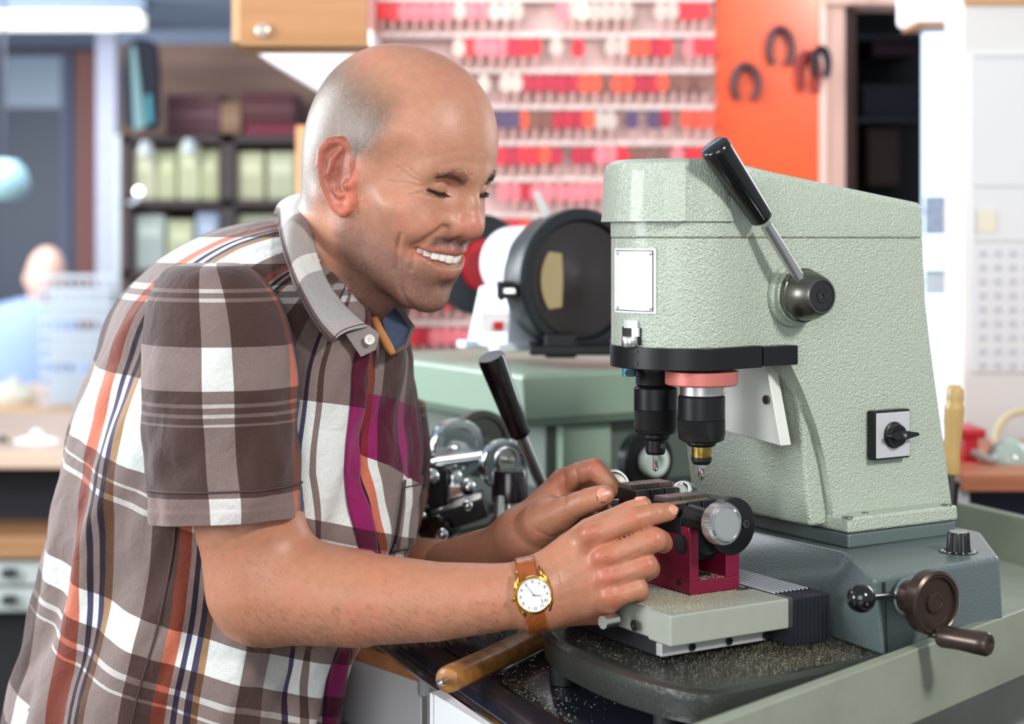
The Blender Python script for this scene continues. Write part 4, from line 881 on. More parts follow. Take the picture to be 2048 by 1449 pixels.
# white roller in dark disc
wcn = P(1288, 925, 1.96); m = MB(); m.lathe([(.036, 0), (.036, .014), (.034, .016)], wcn + Vector((0, .03, 0)), NS, 36); m.build('cutter_guard', BLACKM, cut)
m = MB(); m.lathe([(.008, .018), (.018, .018), (.0185, .030), (.016, .032), (.009, .032), (.0085, .02)], wcn + Vector((0, .03, 0)), NS, 32); m.build('nylon_wheel', mat('pale_green_nylon', (196, 210, 200), .4), cut)
# chrome wheels on the left
def disc(nm, X, Y, d, r, w, m_, par, ax=None, rim=.8):
    ax = ax or NS; c = P(X, Y, d); m = MB(); m.lathe([(r * .96, 0), (r, .002), (r, w - .002), (r * .95, w), (r * rim, w), (r * rim * .94, w - .004), (r * .25, w - .004), (r * .24, w + .006), (0.0005, w + .007)], c, ax, 44); return m.build(nm, m_, par)
sp2 = cut
disc('cutter_wheel', 905, 895, 1.93, .034, .018, CHROME, sp2, None, .7)
disc('hand_wheel', 1000, 928, 1.84, .0285, .014, CHROME, sp2, None, .82)
disc('inner_wheel', 1010, 918, 1.80, .014, .008, STEEL, sp2)
disc('cutter_wheel', 868, 905, 1.95, .022, .03, STEEL, sp2)
disc('spindle_wheel', 950, 885, 1.98, .04, .02, DSTEEL, sp2)
m = MB(); m.cyl(P(860, 925, 1.85), P(1000, 905, 1.98), .009); m.build('spindle_shaft', CHROME, cut)
# vertical dark knob, blocks
t = cut
def vcyl(nm, X, Y0, Y1, d, r, m_, par, r2=None):
    m = MB(); m.lathe([(r * .93, 0), (r, .002), (r, (Y1 - Y0) / F * d - .001), (r * .96, (Y1 - Y0) / F * d)], P(X, Y0, d), (0, 0, -1), 36); return m.build(nm, m_, par)
vcyl('clamp_knob', 1019, 940, 1003, 1.78, .0195, mat('dark_plum_plastic', (34, 26, 32), .25, coat=.4), cut); vcyl('knob_stem', 1019, 1000, 1130, 1.79, .011, STEEL, cut)
m = MB(); m.tube([P(985, 1055, 1.76), P(999, 1035, 1.75), P(999, 995, 1.76)], .006, 12); m.build('stem_arm', CHROME, cut)
m = MB(); R = Matrix.Rotation(math.radians(-20), 3, 'Y'); m.box(P(905, 1030, 1.85), (.08, .07, .022), R); m.box(P(852, 985, 1.88), (.05, .06, .06)); m.build('carriage_block', BLACKM, cut, bevel=.003)
m = MB(); m.box(P(912, 1008, 1.835), (.06, .004, .005), R); m.box(P(850, 960, 1.86), (.03, .02, .01)); m.box(P(925, 985, 1.87), (.03, .03, .02)); m.build('carriage_trim', CHROME, cut, bevel=.001)
m = MB(); m.lathe([(.013, 0), (.0165, .003), (.0165, .045), (.012, .048)], P(872, 1065, 1.80), (.2, .98, 0), 28); m.build('black_roller', BLACKP, cut)
for X, Y, d, r in ((884, 1070, 1.76, .007), (935, 1012, 1.80, .006), (862, 955, 1.84, .010), (935, 975, 1.86, .010), (838, 1035, 1.82, .009), (905, 955, 1.9, .012)):
    m = MB(); m.sphere(P(X, Y, d), r, 16); m.build('chrome_ball', CHROME, cut)
m = MB(); m.tube([P(845, 1075, 1.83), P(1000, 1040, 1.9)], .009, 12); m.tube([P(835, 880, 1.9), P(838, 1080, 1.86)], .012, 10); m.build('guide_rod', DSTEEL, cut)
for k in range(6): m = MB(); m.tube([P(832, 930 + k * 22, 1.84), P(858, 926 + k * 22, 1.84)], .004, 8); m.build('spring_coil', STEEL, cut)
m = MB(); m.bb((wx(800, 1.8), 1.75, BZ + .001), (wx(1060, 1.8), 1.98, BZ + .012)); m.build('cutter_base_plate', PLATEM, cut, bevel=.002)
# tilted lever
a = P(1040, 868, 1.72); b = P(981, 713, 1.69); m = MB(); L_ = (b - a).length
m.lathe([(.0085, -.003), (.0112, 0), (.0112, .004), (.0142, L_ * .96), (.0128, L_)], a, b - a, 36); m.build('lever_grip', BLACKP, cut, sharp=50)
m = MB(); m.tube([P(1090, 985, 1.75), a + (b - a) * .05], .0065, 18); m.build('lever_rod', STEEL, cut)
# ------------------------------------------------------------------ bench grinder
gr = thing('bench_grinder', 'white bench grinder with a large black wheel guard standing on the sage green housing', 'grinder', P(1060, 690, 2.15), MANG)
GW = mat('white_grinder_paint', (224, 230, 240), .35, coat=.2)
ax = NS; c1 = P(1155, 560, 2.12); c0 = P(944, 530, 2.36)
m = MB(); m.lathe([(.066, 0), (.083, .003), (.087, .01), (.087, .042), (.092, .044), (.092, .058), (.088, .062), (.078, .062), (.076, .052), (.0, .052)], c1 - ax * .05, ax, 56); g1 = m.build('wheel_guard', mat('charcoal_guard_paint', (30, 35, 40), .4), gr, sharp=40)
m = MB(); m.lathe([(.074, .0), (.074, .006), (.03, .009), (.016, .014), (.0005, .015)], c1, ax, 44); m.build('grinding_wheel', mat('brown_black_wheel', (44, 38, 38), .3, coat=.3), g1)
X, Y, Z = frame(ax, (0, 0, 1)); cc1 = c1 + ax * .008
m = MB(); pts = []
for i in range(9): a_ = math.radians(-38 + 76 * i / 8); pts.append(cc1 + (Y * math.cos(a_) * (1) + X * math.sin(a_)) * .058)
side = 1 if (pts[4] - cc1).x < 0 else -1
pts = [cc1 + (Y * side * math.cos(math.radians(-36 + 72 * i / 14)) + X * math.sin(math.radians(-36 + 72 * i / 14))) * .062 for i in range(15)] + [cc1 + Y * side * .031 + X * .034, cc1 + Y * side * .029, cc1 + Y * side * .031 - X * .034]
m.prism(pts, ax * .003); m.build('exposed_wheel_face', mat('tan_abrasive', (176, 158, 118), .8), g1)
m = MB(); m.lathe([(.06, 0), (.07, .004), (.072, .03), (.05, .036), (.0, .036)], c0, ax, 40); g0 = m.build('wheel_guard', bpy.data.materials['charcoal_guard_paint'], gr); m = MB(); m.lathe([(.038, .036), (.036, .046), (.0, .048)], c0, ax, 32); m.build('red_flange', mat('red_flange', (186, 28, 36), .4), g0)
mc = P(1028, 527, 2.24); m = MB(); 
m.lathe([(.03, -.018), (.045, -.014), (.050, -.006), (.051, .05), (.05, .062), (.04, .07)], mc + Vector((.0, 0, 0)), ax, 44); m.build('motor_body', GW, gr)
m = MB(); dz = 2.14
pedl = Matrix.Translation(P(1034, 692, 2.2)) @ Matrix.Rotation(MANG, 4, 'Z'); m.M = pedl
m.rings([[(-.050, -.055, 0), (.050, -.055, 0), (.050, .05, 0), (-.050, .05, 0)], [(-.036, -.04, .08), (.036, -.04, .08), (.036, .04, .08), (-.036, .04, .08)]]); m.build('pedestal', GW, gr, bevel=.004)
m = MB(pedl); m.bb((-.068, -.065, -.003), (.055, -.04, .008)); m.build('foot', GW, gr, bevel=.003); m = MB(pedl); m.bb((-.068, .02, -.003), (.055, .045, .008)); m.build('foot', GW, gr, bevel=.003)
m = MB(); m.box(P(997, 652, 2.09), (.012, .006, .010)); m.build('red_switch', mat('red_switch', (190, 30, 36), .4), gr); m = MB(); m.box(P(990, 646, 2.095), (.034, .004, .026)); m.build('switch_plate', WHITEP, gr)
m = MB(); m.box(P(1022, 580, 2.09), (.036, .02, .022)); m.box(P(1003, 582, 2.08), (.006, .05, .024)); m.build('tool_rest', BLACKM, gr, bevel=.001)
m = MB(); m.box(P(1022, 582, 2.079), (.022, .004, .006)); m.build('tool_rest_slot', CHROME, gr)
m = MB(); m.prism([P(1066, 384, 2.12), P(1080, 384, 2.12), P(1105, 438, 2.12), P(1088, 442, 2.12)], (0, .012, 0)); m.build('spark_arrester', ALU, gr)
m = MB(); m.box(P(1160, 697, 2.1), (.13, .1, .012)); m.box(P(1120, 690, 2.1), (.04, .06, .03)); m.build('guard_foot', BLACKM, gr, bevel=.003)
# ------------------------------------------------------------------ the man: one continuous skin surface from a distance field
HS = .925; HY = math.radians(36); HP = math.radians(17.5); HR = math.radians(0)
HC = np.array([-.1085, 1.56, CH + .0615])
def headrot():
    c, s = math.cos, math.sin
    Rp = np.array([[c(HP), 0, s(HP)], [0, 1, 0], [-s(HP), 0, c(HP)]]); Rr = np.array([[1, 0, 0], [0, c(HR), -s(HR)], [0, s(HR), c(HR)]])
    Ry = np.array([[c(HY), s(HY), 0], [-s(HY), c(HY), 0], [0, 0, 1]]); return Ry @ Rp @ Rr
HRm = headrot()
def h2w(q): return (np.asarray(q, float) * HS) @ HRm.T + HC
def w2h(p): return ((p - HC) @ HRm) / HS
f32 = np.float32
def ell(q, c, r):
    p = q - np.array(c, f32); r = np.array(r, f32); k0 = np.linalg.norm(p / r, axis=-1); k1 = np.linalg.norm(p / (r * r), axis=-1); return k0 * (k0 - 1) / np.maximum(k1, 1e-6)
def sph(q, c, r): return np.linalg.norm(q - np.array(c, f32), axis=-1) - r
def cap(q, a, b, ra, rb=None):
    rb = ra if rb is None else rb; a = np.array(a, f32); b = np.array(b, f32); ab = b - a; t = np.clip(((q - a) @ ab) / float(ab @ ab), 0, 1)
    return np.linalg.norm(q - a - t[..., None] * ab, axis=-1) - (ra + (rb - ra) * t)
def chain(q, pts, k=.004):
    d = None
    for (a, ra), (b, rb) in zip(pts, pts[1:]):
        e = cap(q, a, b, ra, rb); d = e if d is None else np.minimum(d, e)
    return d
def smin(a, b, k): h = np.clip(.5 + .5 * (b - a) / k, 0, 1); return b * (1 - h) + a * h - k * h * (1 - h)
def ssub(a, b, k): return -smin(-a, b, k)   # a minus b
def mirr(q): m = q.copy(); m[..., 1] = np.abs(m[..., 1]); return m
# lip and mouth curves (half, y>=0)
def lipc(t, x0, dx, z0, dz, w): return (x0 - dx * t * t, w * t, z0 + dz * t * t)
TT = [0, .2, .4, .6, .8, 1.0]
UPL = [(lipc(t, .0965, .021, -.0525, -.0035, .0345), [.0028, .0030, .0029, .0026, .0021, .0014][i]) for i, t in enumerate(TT)]
LOL = [(lipc(t, .0930, .018, -.0775, .0155, .0340), [.0044, .0044, .0041, .0034, .0024, .0014][i]) for i, t in enumerate(TT)]
MOU = [(lipc(t, .0995, .021, -.0640, .0045, .0325), [.0074, .0074, .0072, .0067, .0054, .0030][i]) for i, t in enumerate(TT)]
NLF = [((.096, .0235, -.028), .0012), ((.089, .0345, -.040), .0024), ((.0785, .0435, -.055), .0024), ((.070, .0455, -.070), .0014), ((.064, .0460, -.082), .0006)]
EC = np.array((.0725, .0320, .0080)); ER = .0118
# ear frame
EO = np.array((.006, .0745, -.005)); EH = np.array((-.26, .02, 1.)); EH /= np.linalg.norm(EH); EW = np.array((-.80, .58, .0)); EW -= EH * (EH @ EW); EW /= np.linalg.norm(EW); EN = np.cross(EW, EH)
def earp(w, h, n=0): return tuple(EO + EW * w * 1.12 + EH * h * .97 + EN * n)
HEL = [(earp(.002, .004, .001), .0024), (earp(.0005, .020), .0030), (earp(.004, .031), .0034), (earp(.012, .0370), .0036), (earp(.021, .0350), .0037), (earp(.0275, .026), .0036), (earp(.0285, .012), .0034), (earp(.0255, -.004), .0030), (earp(.020, -.019), .0028), (earp(.014, -.030), .0034), (earp(.0075, -.036), .0046), (earp(.003, -.032), .0042)]
ANT = [(earp(.010, .028, .002), .0016), (earp(.0175, .018, .002), .0024), (earp(.0195, .004, .002), .0027), (earp(.0155, -.011, .002), .0026), (earp(.0095, -.018, .002), .0028)]
ESG = 1 if EN @ np.array((1, 1, 0)) > 0 else -1
def ear(q):
    p = q - EO.astype(f32); w = p @ EW.astype(f32); h = p @ EH.astype(f32); n = p @ EN.astype(f32)
    w = w / 1.12; h = h / .97; ww = w - .0135 - .10 * h * .5; rr = np.sqrt((ww / (.0145 + .06 * h)) ** 2 + ((h - .001) / .036) ** 2)
    plate = np.maximum((rr - 1) * .013, np.abs(n + ESG * .0026) - .0026)
    d = smin(plate, chain(q, HEL), .003); d = smin(d, chain(q, ANT), .003)
    con = ell(np.stack([w, h, n * ESG], -1), (.0105, -.002, .0060), (.0100, .0155, .0076)); d = ssub(d, con, .002)
    tr = cap(q, earp(-.001, -.004, ESG * .003), earp(.003, -.008, ESG * .004), .004); d = smin(d, tr, .003)
    root = cap(q, earp(-.002, .016, -ESG * .002), earp(.0, -.024, -ESG * .002), .0075, .006); root2 = cap(q, earp(.004, .012, -ESG * .006), earp(.006, -.016, -ESG * .006), .0055)
    return smin(smin(d, root, .004), root2, .005)
NBASE = np.array(tuple(P(655, 660, 1.625))); 
def head_sdf(p):
    q = w2h(p).astype(f32); m = mirr(q)
    d = ell(q, (-.012, 0, .037), (.099, .078, .0925))
    d = smin(d, ell(q, (.028, 0, .032), (.069, .067, .082)), .03)
    d = smin(d, ell(q, (-.035, 0, -.005), (.066, .066, .075)), .03)
    d = smin(d, ell(q, (.030, 0, -.040), (.060, .060, .072)), .03)
    d = smin(d, cap(m, (.002, .050, -.060), (.066, .020, -.103), .0165, .0150), .022)
    d = smin(d, cap(m, (.0, .058, -.005), (.004, .052, -.058), .0145), .02)
    d = smin(d, ell(q, (.0755, 0, -.107), (.019, .022, .0155)), .014)
    d = smin(d, ell(q, (.0740, 0, -.069), (.0235, .0345, .029)), .016)
    d = smin(d, ell(m, (.052, .044, -.020), (.026, .022, .017)), .02)      # cheekbone
    d = smin(d, ell(m, (.068, .0375, -.033), (.0235, .0195, .0180)), .011)      # smiling cheek
    d = smin(d, cap(m, (.0905, .009, .0235), (.071, .046, .0230), .0100, .0088), .012)   # brow ridge
    d = ssub(d, ell(m, (.098, .0335, .0095), (.0150, .0175, .0105)), .013)
    d = ssub(d, ell(m, (.060, .075, .018), (.02, .012, .022)), .02)   # temple
    # lids
    lid = sph(m, EC, ER + .0013); d = smin(d, lid, .0065)
    d = smin(d, cap(m, (.0825, .020, -.0015), (.071, .047, .001), .0035), .005)
    # nose
    n = cap(q, (.0880, 0, .020), (.0990, 0, -.004), .0082, .0088); n = smin(n, cap(q, (.0990, 0, -.004), (.1035, 0, -.0200), .0088, .0112), .006)
    n = smin(n, sph(q, (.1038, 0, -.0240), .0140), .006); n = smin(n, ell(m, (.0915, .0150, -.0290), (.0135, .0090, .0110)), .0055)
    n = smin(n, cap(m, (.085, .010, .008), (.090, .016, -.022), .006, .010), .008)
    n = smin(n, cap(q, (.101, 0, -.035), (.093, 0, -.041), .0045, .004), .004)
    d = smin(d, n, .008)
    d = ssub(d, ell(m, (.0960, .0065, -.0400), (.0050, .0028, .0030)), .002)
    # mouth
    d = smin(d, cap(q, (.093, 0, -.040), (.0955, 0, -.050), .0055), .006)
    d = ssub(d, chain(m, NLF), .0065)
    d = smin(d, chain(m, UPL), .004); d = smin(d, chain(m, LOL), .004)
    mo = chain(m, MOU); d = ssub(d, mo, .0012)
    d = ssub(d, cap(m, (.0805, .0320, -.0585), (.0740, .0385, -.057), .0026, .0010), .004)
    d = ssub(d, cap(q, (.0950, -.012, -.0900), (.0950, .012, -.0900), .0026), .007)    # chin crease
    # eye slit and upper lid crease
    d = ssub(d, chain(m, [((EC[0] + .0085, .0205, EC[2] - .0050), .0008), ((EC[0] + .0130, .028, EC[2] - .0056), .0019), ((EC[0] + .0128, .0350, EC[2] - .0054), .0019), ((EC[0] + .0065, .0450, EC[2] - .0026), .0008)]), .0012)
    d = ssub(d, chain(m, [((.084, .020, EC[2] + .0035), .0006), ((.0860, .029, EC[2] + .0068), .0010), ((.0815, .040, EC[2] + .0062), .0010), ((.0715, .0495, EC[2] + .001), .0007)]), .003)
    d = np.where(m[..., 1] > .055, smin(d, ear(m), .003), d)
    return d * HS
def A(X, Y, d): return tuple(P(X, Y, d))
NECK = [(tuple(h2w((-.030, 0, -.020))), .058), (A(668, 560, 1.60), .0555), (A(640, 660, 1.62), .062)]
def body_sdf(p):
    d = chain(p, NECK)
    d = smin(d, cap(p, tuple(h2w((-.028, -.058, -.035))), A(728, 660, 1.575), .011, .009), .018)
    d = smin(d, cap(p, tuple(h2w((-.028, .058, -.035))), A(742, 665, 1.64), .012, .010), .022)
    d = smin(d, cap(p, tuple(h2w((.020, 0, -.075))), A(715, 690, 1.62), .030, .038), .03)
    d = smin(d, ell(p, A(520, 880, 1.65), (.115, .10, .20)), .04)
    d = smin(d, cap(p, A(470, 660, 1.51), A(650, 690, 1.78), .045), .04)
    return d
def W3(l): return [(A(X, Y, dd), r) for X, Y, dd, r in l]
NARM = W3([(452, 650, 1.478, .043), (482, 900, 1.465, .0485), (500, 1050, 1.462, .0485), (516, 1165, 1.462, .0420)])
NFOR = W3([(528, 1188, 1.462, .0415), (610, 1186, 1.452, .0440), (720, 1198, 1.435, .0405), (870, 1204, 1.41, .0335), (990, 1196, 1.392, .0285), (1062, 1188, 1.386, .0265)])
FARM = W3([(640, 700, 1.80, .048), (700, 1130, 1.80, .042)])
FFOR = W3([(700, 1140, 1.80, .042), (800, 1150, 1.72, .040), (900, 1150, 1.65, .034), (1000, 1105, 1.565, .0262), (1036, 1078, 1.54, .0255)])
def nhand(p):
    d = chain(p, NFOR)
    d = smin(d, cap(p, A(490, 1225, 1.47), A(520, 1215, 1.462), .024, .03), .02)
    pal = cap(p, A(1080, 1178, 1.388), A(1176, 1080, 1.392), .0220, .0130)
    pal = smin(pal, cap(p, A(1085, 1190, 1.388), A(1203, 1123, 1.388), .022, .0130), .010)
    pal = smin(pal, cap(p, A(1090, 1200, 1.388), A(1212, 1162, 1.385), .022, .0125), .010)
    pal = smin(pal, cap(p, A(1090, 1207, 1.390), A(1216, 1199, 1.384), .0185, .0118), .010)
    pal = smin(pal, cap(p, A(1100, 1222, 1.398), A(1195, 1218, 1.400), .0125, .0135), .012)
    pal = smin(pal, cap(p, A(1085, 1150, 1.392), A(1140, 1100, 1.395), .0150, .0125), .010)
    d = smin(d, pal, .014)
    fg = [W3([(1176, 1080, 1.384, .0122), (1225, 1056, 1.377, .0100), (1268, 1039, 1.374, .0102), (1290, 1033, 1.377, .0090), (1313, 1028, 1.382, .0088), (1336, 1025, 1.387, .0076)]),
          W3([(1203, 1123, 1.380, .0120), (1262, 1098, 1.371, .0098), (1308, 1080, 1.369, .0106), (1322, 1082, 1.384, .0088), (1326, 1088, 1.393, .0082)]),
          W3([(1212, 1162, 1.378, .0118), (1256, 1144, 1.371, .0096), (1292, 1131, 1.370, .0101), (1300, 1138, 1.386, .0086), (1290, 1146, 1.398, .0078)]),
          W3([(1216, 1199, 1.376, .0112), (1248, 1187, 1.371, .0090), (1274, 1178, 1.370, .0094), (1280, 1186, 1.384, .0078), (1268, 1192, 1.394, .0070)])]
    fi = None
    for c in fg:
        e = chain(p, c); fi = e if fi is None else smin(fi, e, .0026)
    d = smin(d, fi, .0055)
    for X, Y, dd in ((1178, 1066, 1.3745), (1205, 1112, 1.3705), (1213, 1153, 1.3690), (1219, 1192, 1.3675)):
        d = smin(d, sph(p, A(X, Y, dd), .0062), .008)
    th = chain(p, W3([(1120, 1125, 1.405, .0170), (1180, 1068, 1.425, .0135), (1235, 1040, 1.428, .0112), (1262, 1025, 1.424, .0100), (1286, 1012, 1.420, .0078)]))
    return smin(d, th, .005)
def fhand(p):
    d = chain(p, FFOR)
    pal = cap(p, A(1050, 1062, 1.535), A(1128, 968, 1.535), .0215, .0135)
    pal = smin(pal, cap(p, A(1058, 1068, 1.54), A(1150, 995, 1.565), .022, .0130), .010)
    pal = smin(pal, cap(p, A(1062, 1078, 1.54), A(1152, 1035, 1.585), .022, .0120), .010)
    pal = smin(pal, cap(p, A(1062, 1070, 1.52), A(1100, 1030, 1.505), .020, .0165), .012)
    d = smin(d, pal, .014)
    fi = chain(p, W3([(1128, 966, 1.532, .0125), (1162, 946, 1.516, .0104), (1190, 939, 1.506, .0103), (1207, 955, 1.502, .0088), (1218, 968, 1.500, .0084), (1237, 983, 1.500, .0064)]))
    fi = smin(fi, chain(p, W3([(1148, 994, 1.562, .0120), (1185, 970, 1.555, .0098), (1205, 985, 1.545, .0092), (1200, 1008, 1.535, .0080)])), .0015)
    fi = smin(fi, chain(p, W3([(1150, 1034, 1.585, .0115), (1198, 1015, 1.575, .0095), (1212, 1030, 1.560, .0088), (1190, 1045, 1.545, .0078)])), .0015)
    fi = smin(fi, chain(p, W3([(1130, 1055, 1.590, .0105), (1175, 1050, 1.58, .0086), (1185, 1060, 1.565, .0076), (1160, 1062, 1.55, .007)])), .0015)
    d = smin(d, fi, .005)
    th = chain(p, W3([(1080, 1048, 1.508, .0185), (1118, 1030, 1.492, .0150), (1150, 1012, 1.478, .0116), (1172, 1003, 1.472, .0112), (1192, 996, 1.469, .0104), (1208, 991, 1.468, .0092)]))
    return smin(d, th, .006)
def man_sdf(p):
    """p float32 (N,3)"""
    d = np.full(p.shape[0], 1.0, f32)
    def add(mask, fn, k):
        if mask.any():
            e = fn(p[mask]); d[mask] = smin(d[mask], e.astype(f32), k)
    x = p[:, 0]; z = p[:, 2]; y = p[:, 1]
    mh = z > CH - .10
    add(mh & (x > -.26) & (x < .04), head_sdf, .012)
    add((x < .0) & (y > 1.42), body_sdf, .016)
    na = (y < 1.60) & (x < -.12) & (z < CH + .02); add(na, lambda q: smin(chain(q, NARM), chain(q, NFOR[:3]), .03), .02)
    nh = (y < 1.50) & (z < CH - .19) & (x > -.26); add(nh, nhand, .006)
    fa = (y > 1.60) & (x > -.22) & (z < CH - .02); add(fa, lambda q: chain(q, FARM), .02)
    fh = (y > 1.435) & (x > -.22) & (z < CH - .17); add(fh, fhand, .001)
    return d
def surface_nets(fn, lo, hi, h, bs=16):
    lo = np.array(lo); n = np.ceil((np.array(hi) - lo) / h / bs).astype(int) * bs
    G = np.full(tuple(n + 1), 1.0, f32)
    nb = n // bs; ctr = np.stack(np.meshgrid(*[np.arange(k) for k in nb], indexing='ij'), -1).reshape(-1, 3)
    cp_ = (lo + (ctr + .5) * bs * h).astype(f32); dv_ = []
    for i in range(0, len(cp_), 200000): dv_.append(fn(cp_[i:i + 200000]))
    dv_ = np.concatenate(dv_); near = np.abs(dv_) < bs * h * .87 * 1.35 + .006
    G[...] = 1.0
    # fill far-inside blocks
    for b, v in zip(ctr[~near], dv_[~near]):
        if v < 0: s = b * bs; G[s[0]:s[0] + bs + 1, s[1]:s[1] + bs + 1, s[2]:s[2] + bs + 1] = -1
    loc = np.stack(np.meshgrid(*[np.arange(bs + 1)] * 3, indexing='ij'), -1).reshape(-1, 3)
    B_ = ctr[near]; st = 40
    for i in range(0, len(B_), st):
        bb = B_[i:i + st]; idx = bb[:, None, :] * bs + loc[None]; v = fn((lo + idx.reshape(-1, 3) * h).astype(f32)).reshape(len(bb), bs + 1, bs + 1, bs + 1)
        for s, q in zip(bb * bs, v): G[s[0]:s[0] + bs + 1, s[1]:s[1] + bs + 1, s[2]:s[2] + bs + 1] = q
    I = G < 0
    cnt = np.zeros(tuple(np.array(G.shape) - 1), np.uint8)
    for a in (0, 1):
        for b in (0, 1):
            for c in (0, 1): cnt += I[a:a + cnt.shape[0], b:b + cnt.shape[1], c:c + cnt.shape[2]]
    cells = np.argwhere((cnt > 0) & (cnt < 8)); del cnt
    ids = np.full(tuple(np.array(G.shape) - 1), -1, np.int32); ids[cells[:, 0], cells[:, 1], cells[:, 2]] = np.arange(len(cells))
    cv_ = np.stack([G[cells[:, 0] + a, cells[:, 1] + b, cells[:, 2] + c] for a in (0, 1) for b in (0, 1) for c in (0, 1)], 1)
    co = np.array([(a, b, c) for a in (0, 1) for b in (0, 1) for c in (0, 1)], f32)
    acc = np.zeros((len(cells), 3), f32); w = np.zeros(len(cells), f32)
    for i in range(8):
        for j in range(i + 1, 8):
            if np.abs(co[i] - co[j]).sum() == 1:
                a = cv_[:, i]; b = cv_[:, j]; m = (a < 0) != (b < 0); t = np.where(m, a / np.where(m, a - b, 1), 0)
                acc += np.where(m[:, None], co[i] + t[:, None] * (co[j] - co[i]), 0); w += m
    V = lo + (cells + acc / w[:, None]) * h
    Q = []
    for ax in range(3):
        sl = [slice(0, -1)] * 3; sh = [slice(0, -1)] * 3; sh[ax] = slice(1, None)
        a = I[tuple([slice(1, -1) if k != ax else slice(0, -1) for k in range(3)])]; b = I[tuple([slice(1, -1) if k != ax else slice(1, None) for k in range(3)])]
        e_ = np.argwhere(a != b); e_ += np.array([1 if k != ax else 0 for k in range(3)])
        o1, o2 = [(k) for k in range(3) if k != ax]
        def cid(d1, d2):
            c = e_.copy(); c[:, o1] -= d1; c[:, o2] -= d2; return ids[c[:, 0], c[:, 1], c[:, 2]]
        q = np.stack([cid(0, 0), cid(1, 0), cid(1, 1), cid(0, 1)], 1)
        inside = I[e_[:, 0], e_[:, 1], e_[:, 2]]; flip = inside if ax != 1 else ~inside
        q[flip] = q[flip][:, ::-1]; Q.append(q)
    Q = np.concatenate(Q); Q = Q[(Q >= 0).all(1)]
    return V, Q[:, ::-1]
def relax(V, Q, it, lam=.5):
    E_ = np.concatenate([Q[:, [0, 1]], Q[:, [1, 2]], Q[:, [2, 3]], Q[:, [3, 0]]]); n = len(V)
    for _ in range(it):
        s = np.stack([np.bincount(E_[:, 0], V[E_[:, 1], k], n) + np.bincount(E_[:, 1], V[E_[:, 0], k], n) for k in range(3)], 1); c = np.bincount(E_[:, 0], minlength=n) + np.bincount(E_[:, 1], minlength=n)
        V = V + lam * (s / np.maximum(c, 1)[:, None] - V)
    return V
def vnorm(V, Q):
    fn_ = np.cross(V[Q[:, 2]] - V[Q[:, 0]], V[Q[:, 3]] - V[Q[:, 1]]); N = np.stack([sum(np.bincount(Q[:, i], fn_[:, k], len(V)) for i in range(4)) for k in range(3)], 1)
    return N / np.maximum(np.linalg.norm(N, axis=1), 1e-12)[:, None]
import time as _t; _t0 = _t.time()
VOX = .0016
LO = (-.40, 1.30, 1.03); HI = (.145, 1.90, 1.66)
SV, SQ = surface_nets(man_sdf, LO, HI, VOX)
SV = relax(SV, SQ, 2, .4)
SN = vnorm(SV, SQ)
print('surface', len(SV), _t.time() - _t0)
# ---- skin creases, colour
HL = w2h(SV); HM = HL.copy(); HM[:, 1] = np.abs(HM[:, 1])
ishead = (SV[:, 2] > CH - .09) & (SV[:, 0] > -.24) & (SV[:, 0] < .04)
def dpoly(P_, pts):
    d = np.full(len(P_), 9.); 
    for a, b in zip(pts, pts[1:]):
        a = np.array(a); b = np.array(b); ab = b - a; t = np.clip(((P_ - a) @ ab) / (ab @ ab), 0, 1); d = np.minimum(d, np.linalg.norm(P_ - a - t[:, None] * ab, axis=1))
    return d
disp = np.zeros(len(SV))
PXX = 1024 + F * SV[:, 0] / SV[:, 1]; PYY = HZ - F * (SV[:, 2] - CH) / SV[:, 1]
_f = ishead & (SN[:, 1] < .25) & (SV[:, 1] < 1.62) & (PXX > 560) & (PYY > 60) & (PYY < 690); _fi = np.where(_f)[0]; _pp = np.stack([PXX[_fi], PYY[_fi]], 1)
def pdist(pts): return dpoly(_pp, pts)
def crease(pts, depth, w, bulge=0):
    """a skin line traced on the side of the face: sunk by depth (mm), half width w (mm)"""
    d_ = pdist(pts) * .46; disp[_fi] -= depth * .001 * np.exp(-(d_ / w) ** 2)
    if bulge: disp[_fi] += bulge * .001 * np.exp(-((d_ - 2.2 * w) / (1.2 * w)) ** 2)
CREASES = [([(850, 369), (819, 353), (794, 334)], .7, 1.0, .2), ([(850, 372), (814, 368), (780, 364)], .8, 1.0, .2), ([(851, 375), (812, 377), (775, 385)], .8, 1.0, .2), ([(853, 380), (824, 390), (794, 407)], .7, 1.1, .2), ([(888, 396), (868, 395), (845, 388), (816, 391)], .6, 1.1, .25), ([(846, 362), (826, 344), (812, 330)], .4, 1.0, 0),
    ([(707, 342), (712, 380), (716, 430)], .6, 1.0, .2), ([(720, 345), (724, 395)], .45, 1.0, .1), ([(730, 360), (733, 410)], .3, 1.0, 0),
    ([(885, 452), (873, 462), (848, 477), (836, 499), (826, 516), (823, 538)], 1.0, 2.2, .3), ([(802, 470), (794, 501), (794, 538), (801, 574), (812, 601), (830, 618)], .9, 1.9, .35), ([(760, 590), (742, 560), (730, 530)], .5, 2.0, 0), ([(700, 560), (715, 600), (735, 640)], .8, 2.0, 0), ([(880, 330), (930, 322), (965, 330)], .25, 1.6, 0), ([(850, 318), (920, 300), (968, 306)], .2, 1.6, 0)]
for c in CREASES: crease(*c)
_fi = np.where((SV[:, 1] < 1.445) & (SN[:, 1] < .3) & (PXX > 1040) & (PXX < 1360) & (PYY > 980) & (PYY < 1270))[0]; _pp = np.stack([PXX[_fi], PYY[_fi]], 1)
HANDC = [([(1096, 1108), (1110, 1140), (1120, 1175), (1124, 1205)], .5, 1.0, .15), ([(1104, 1100), (1120, 1135)], .3, .9, 0)]
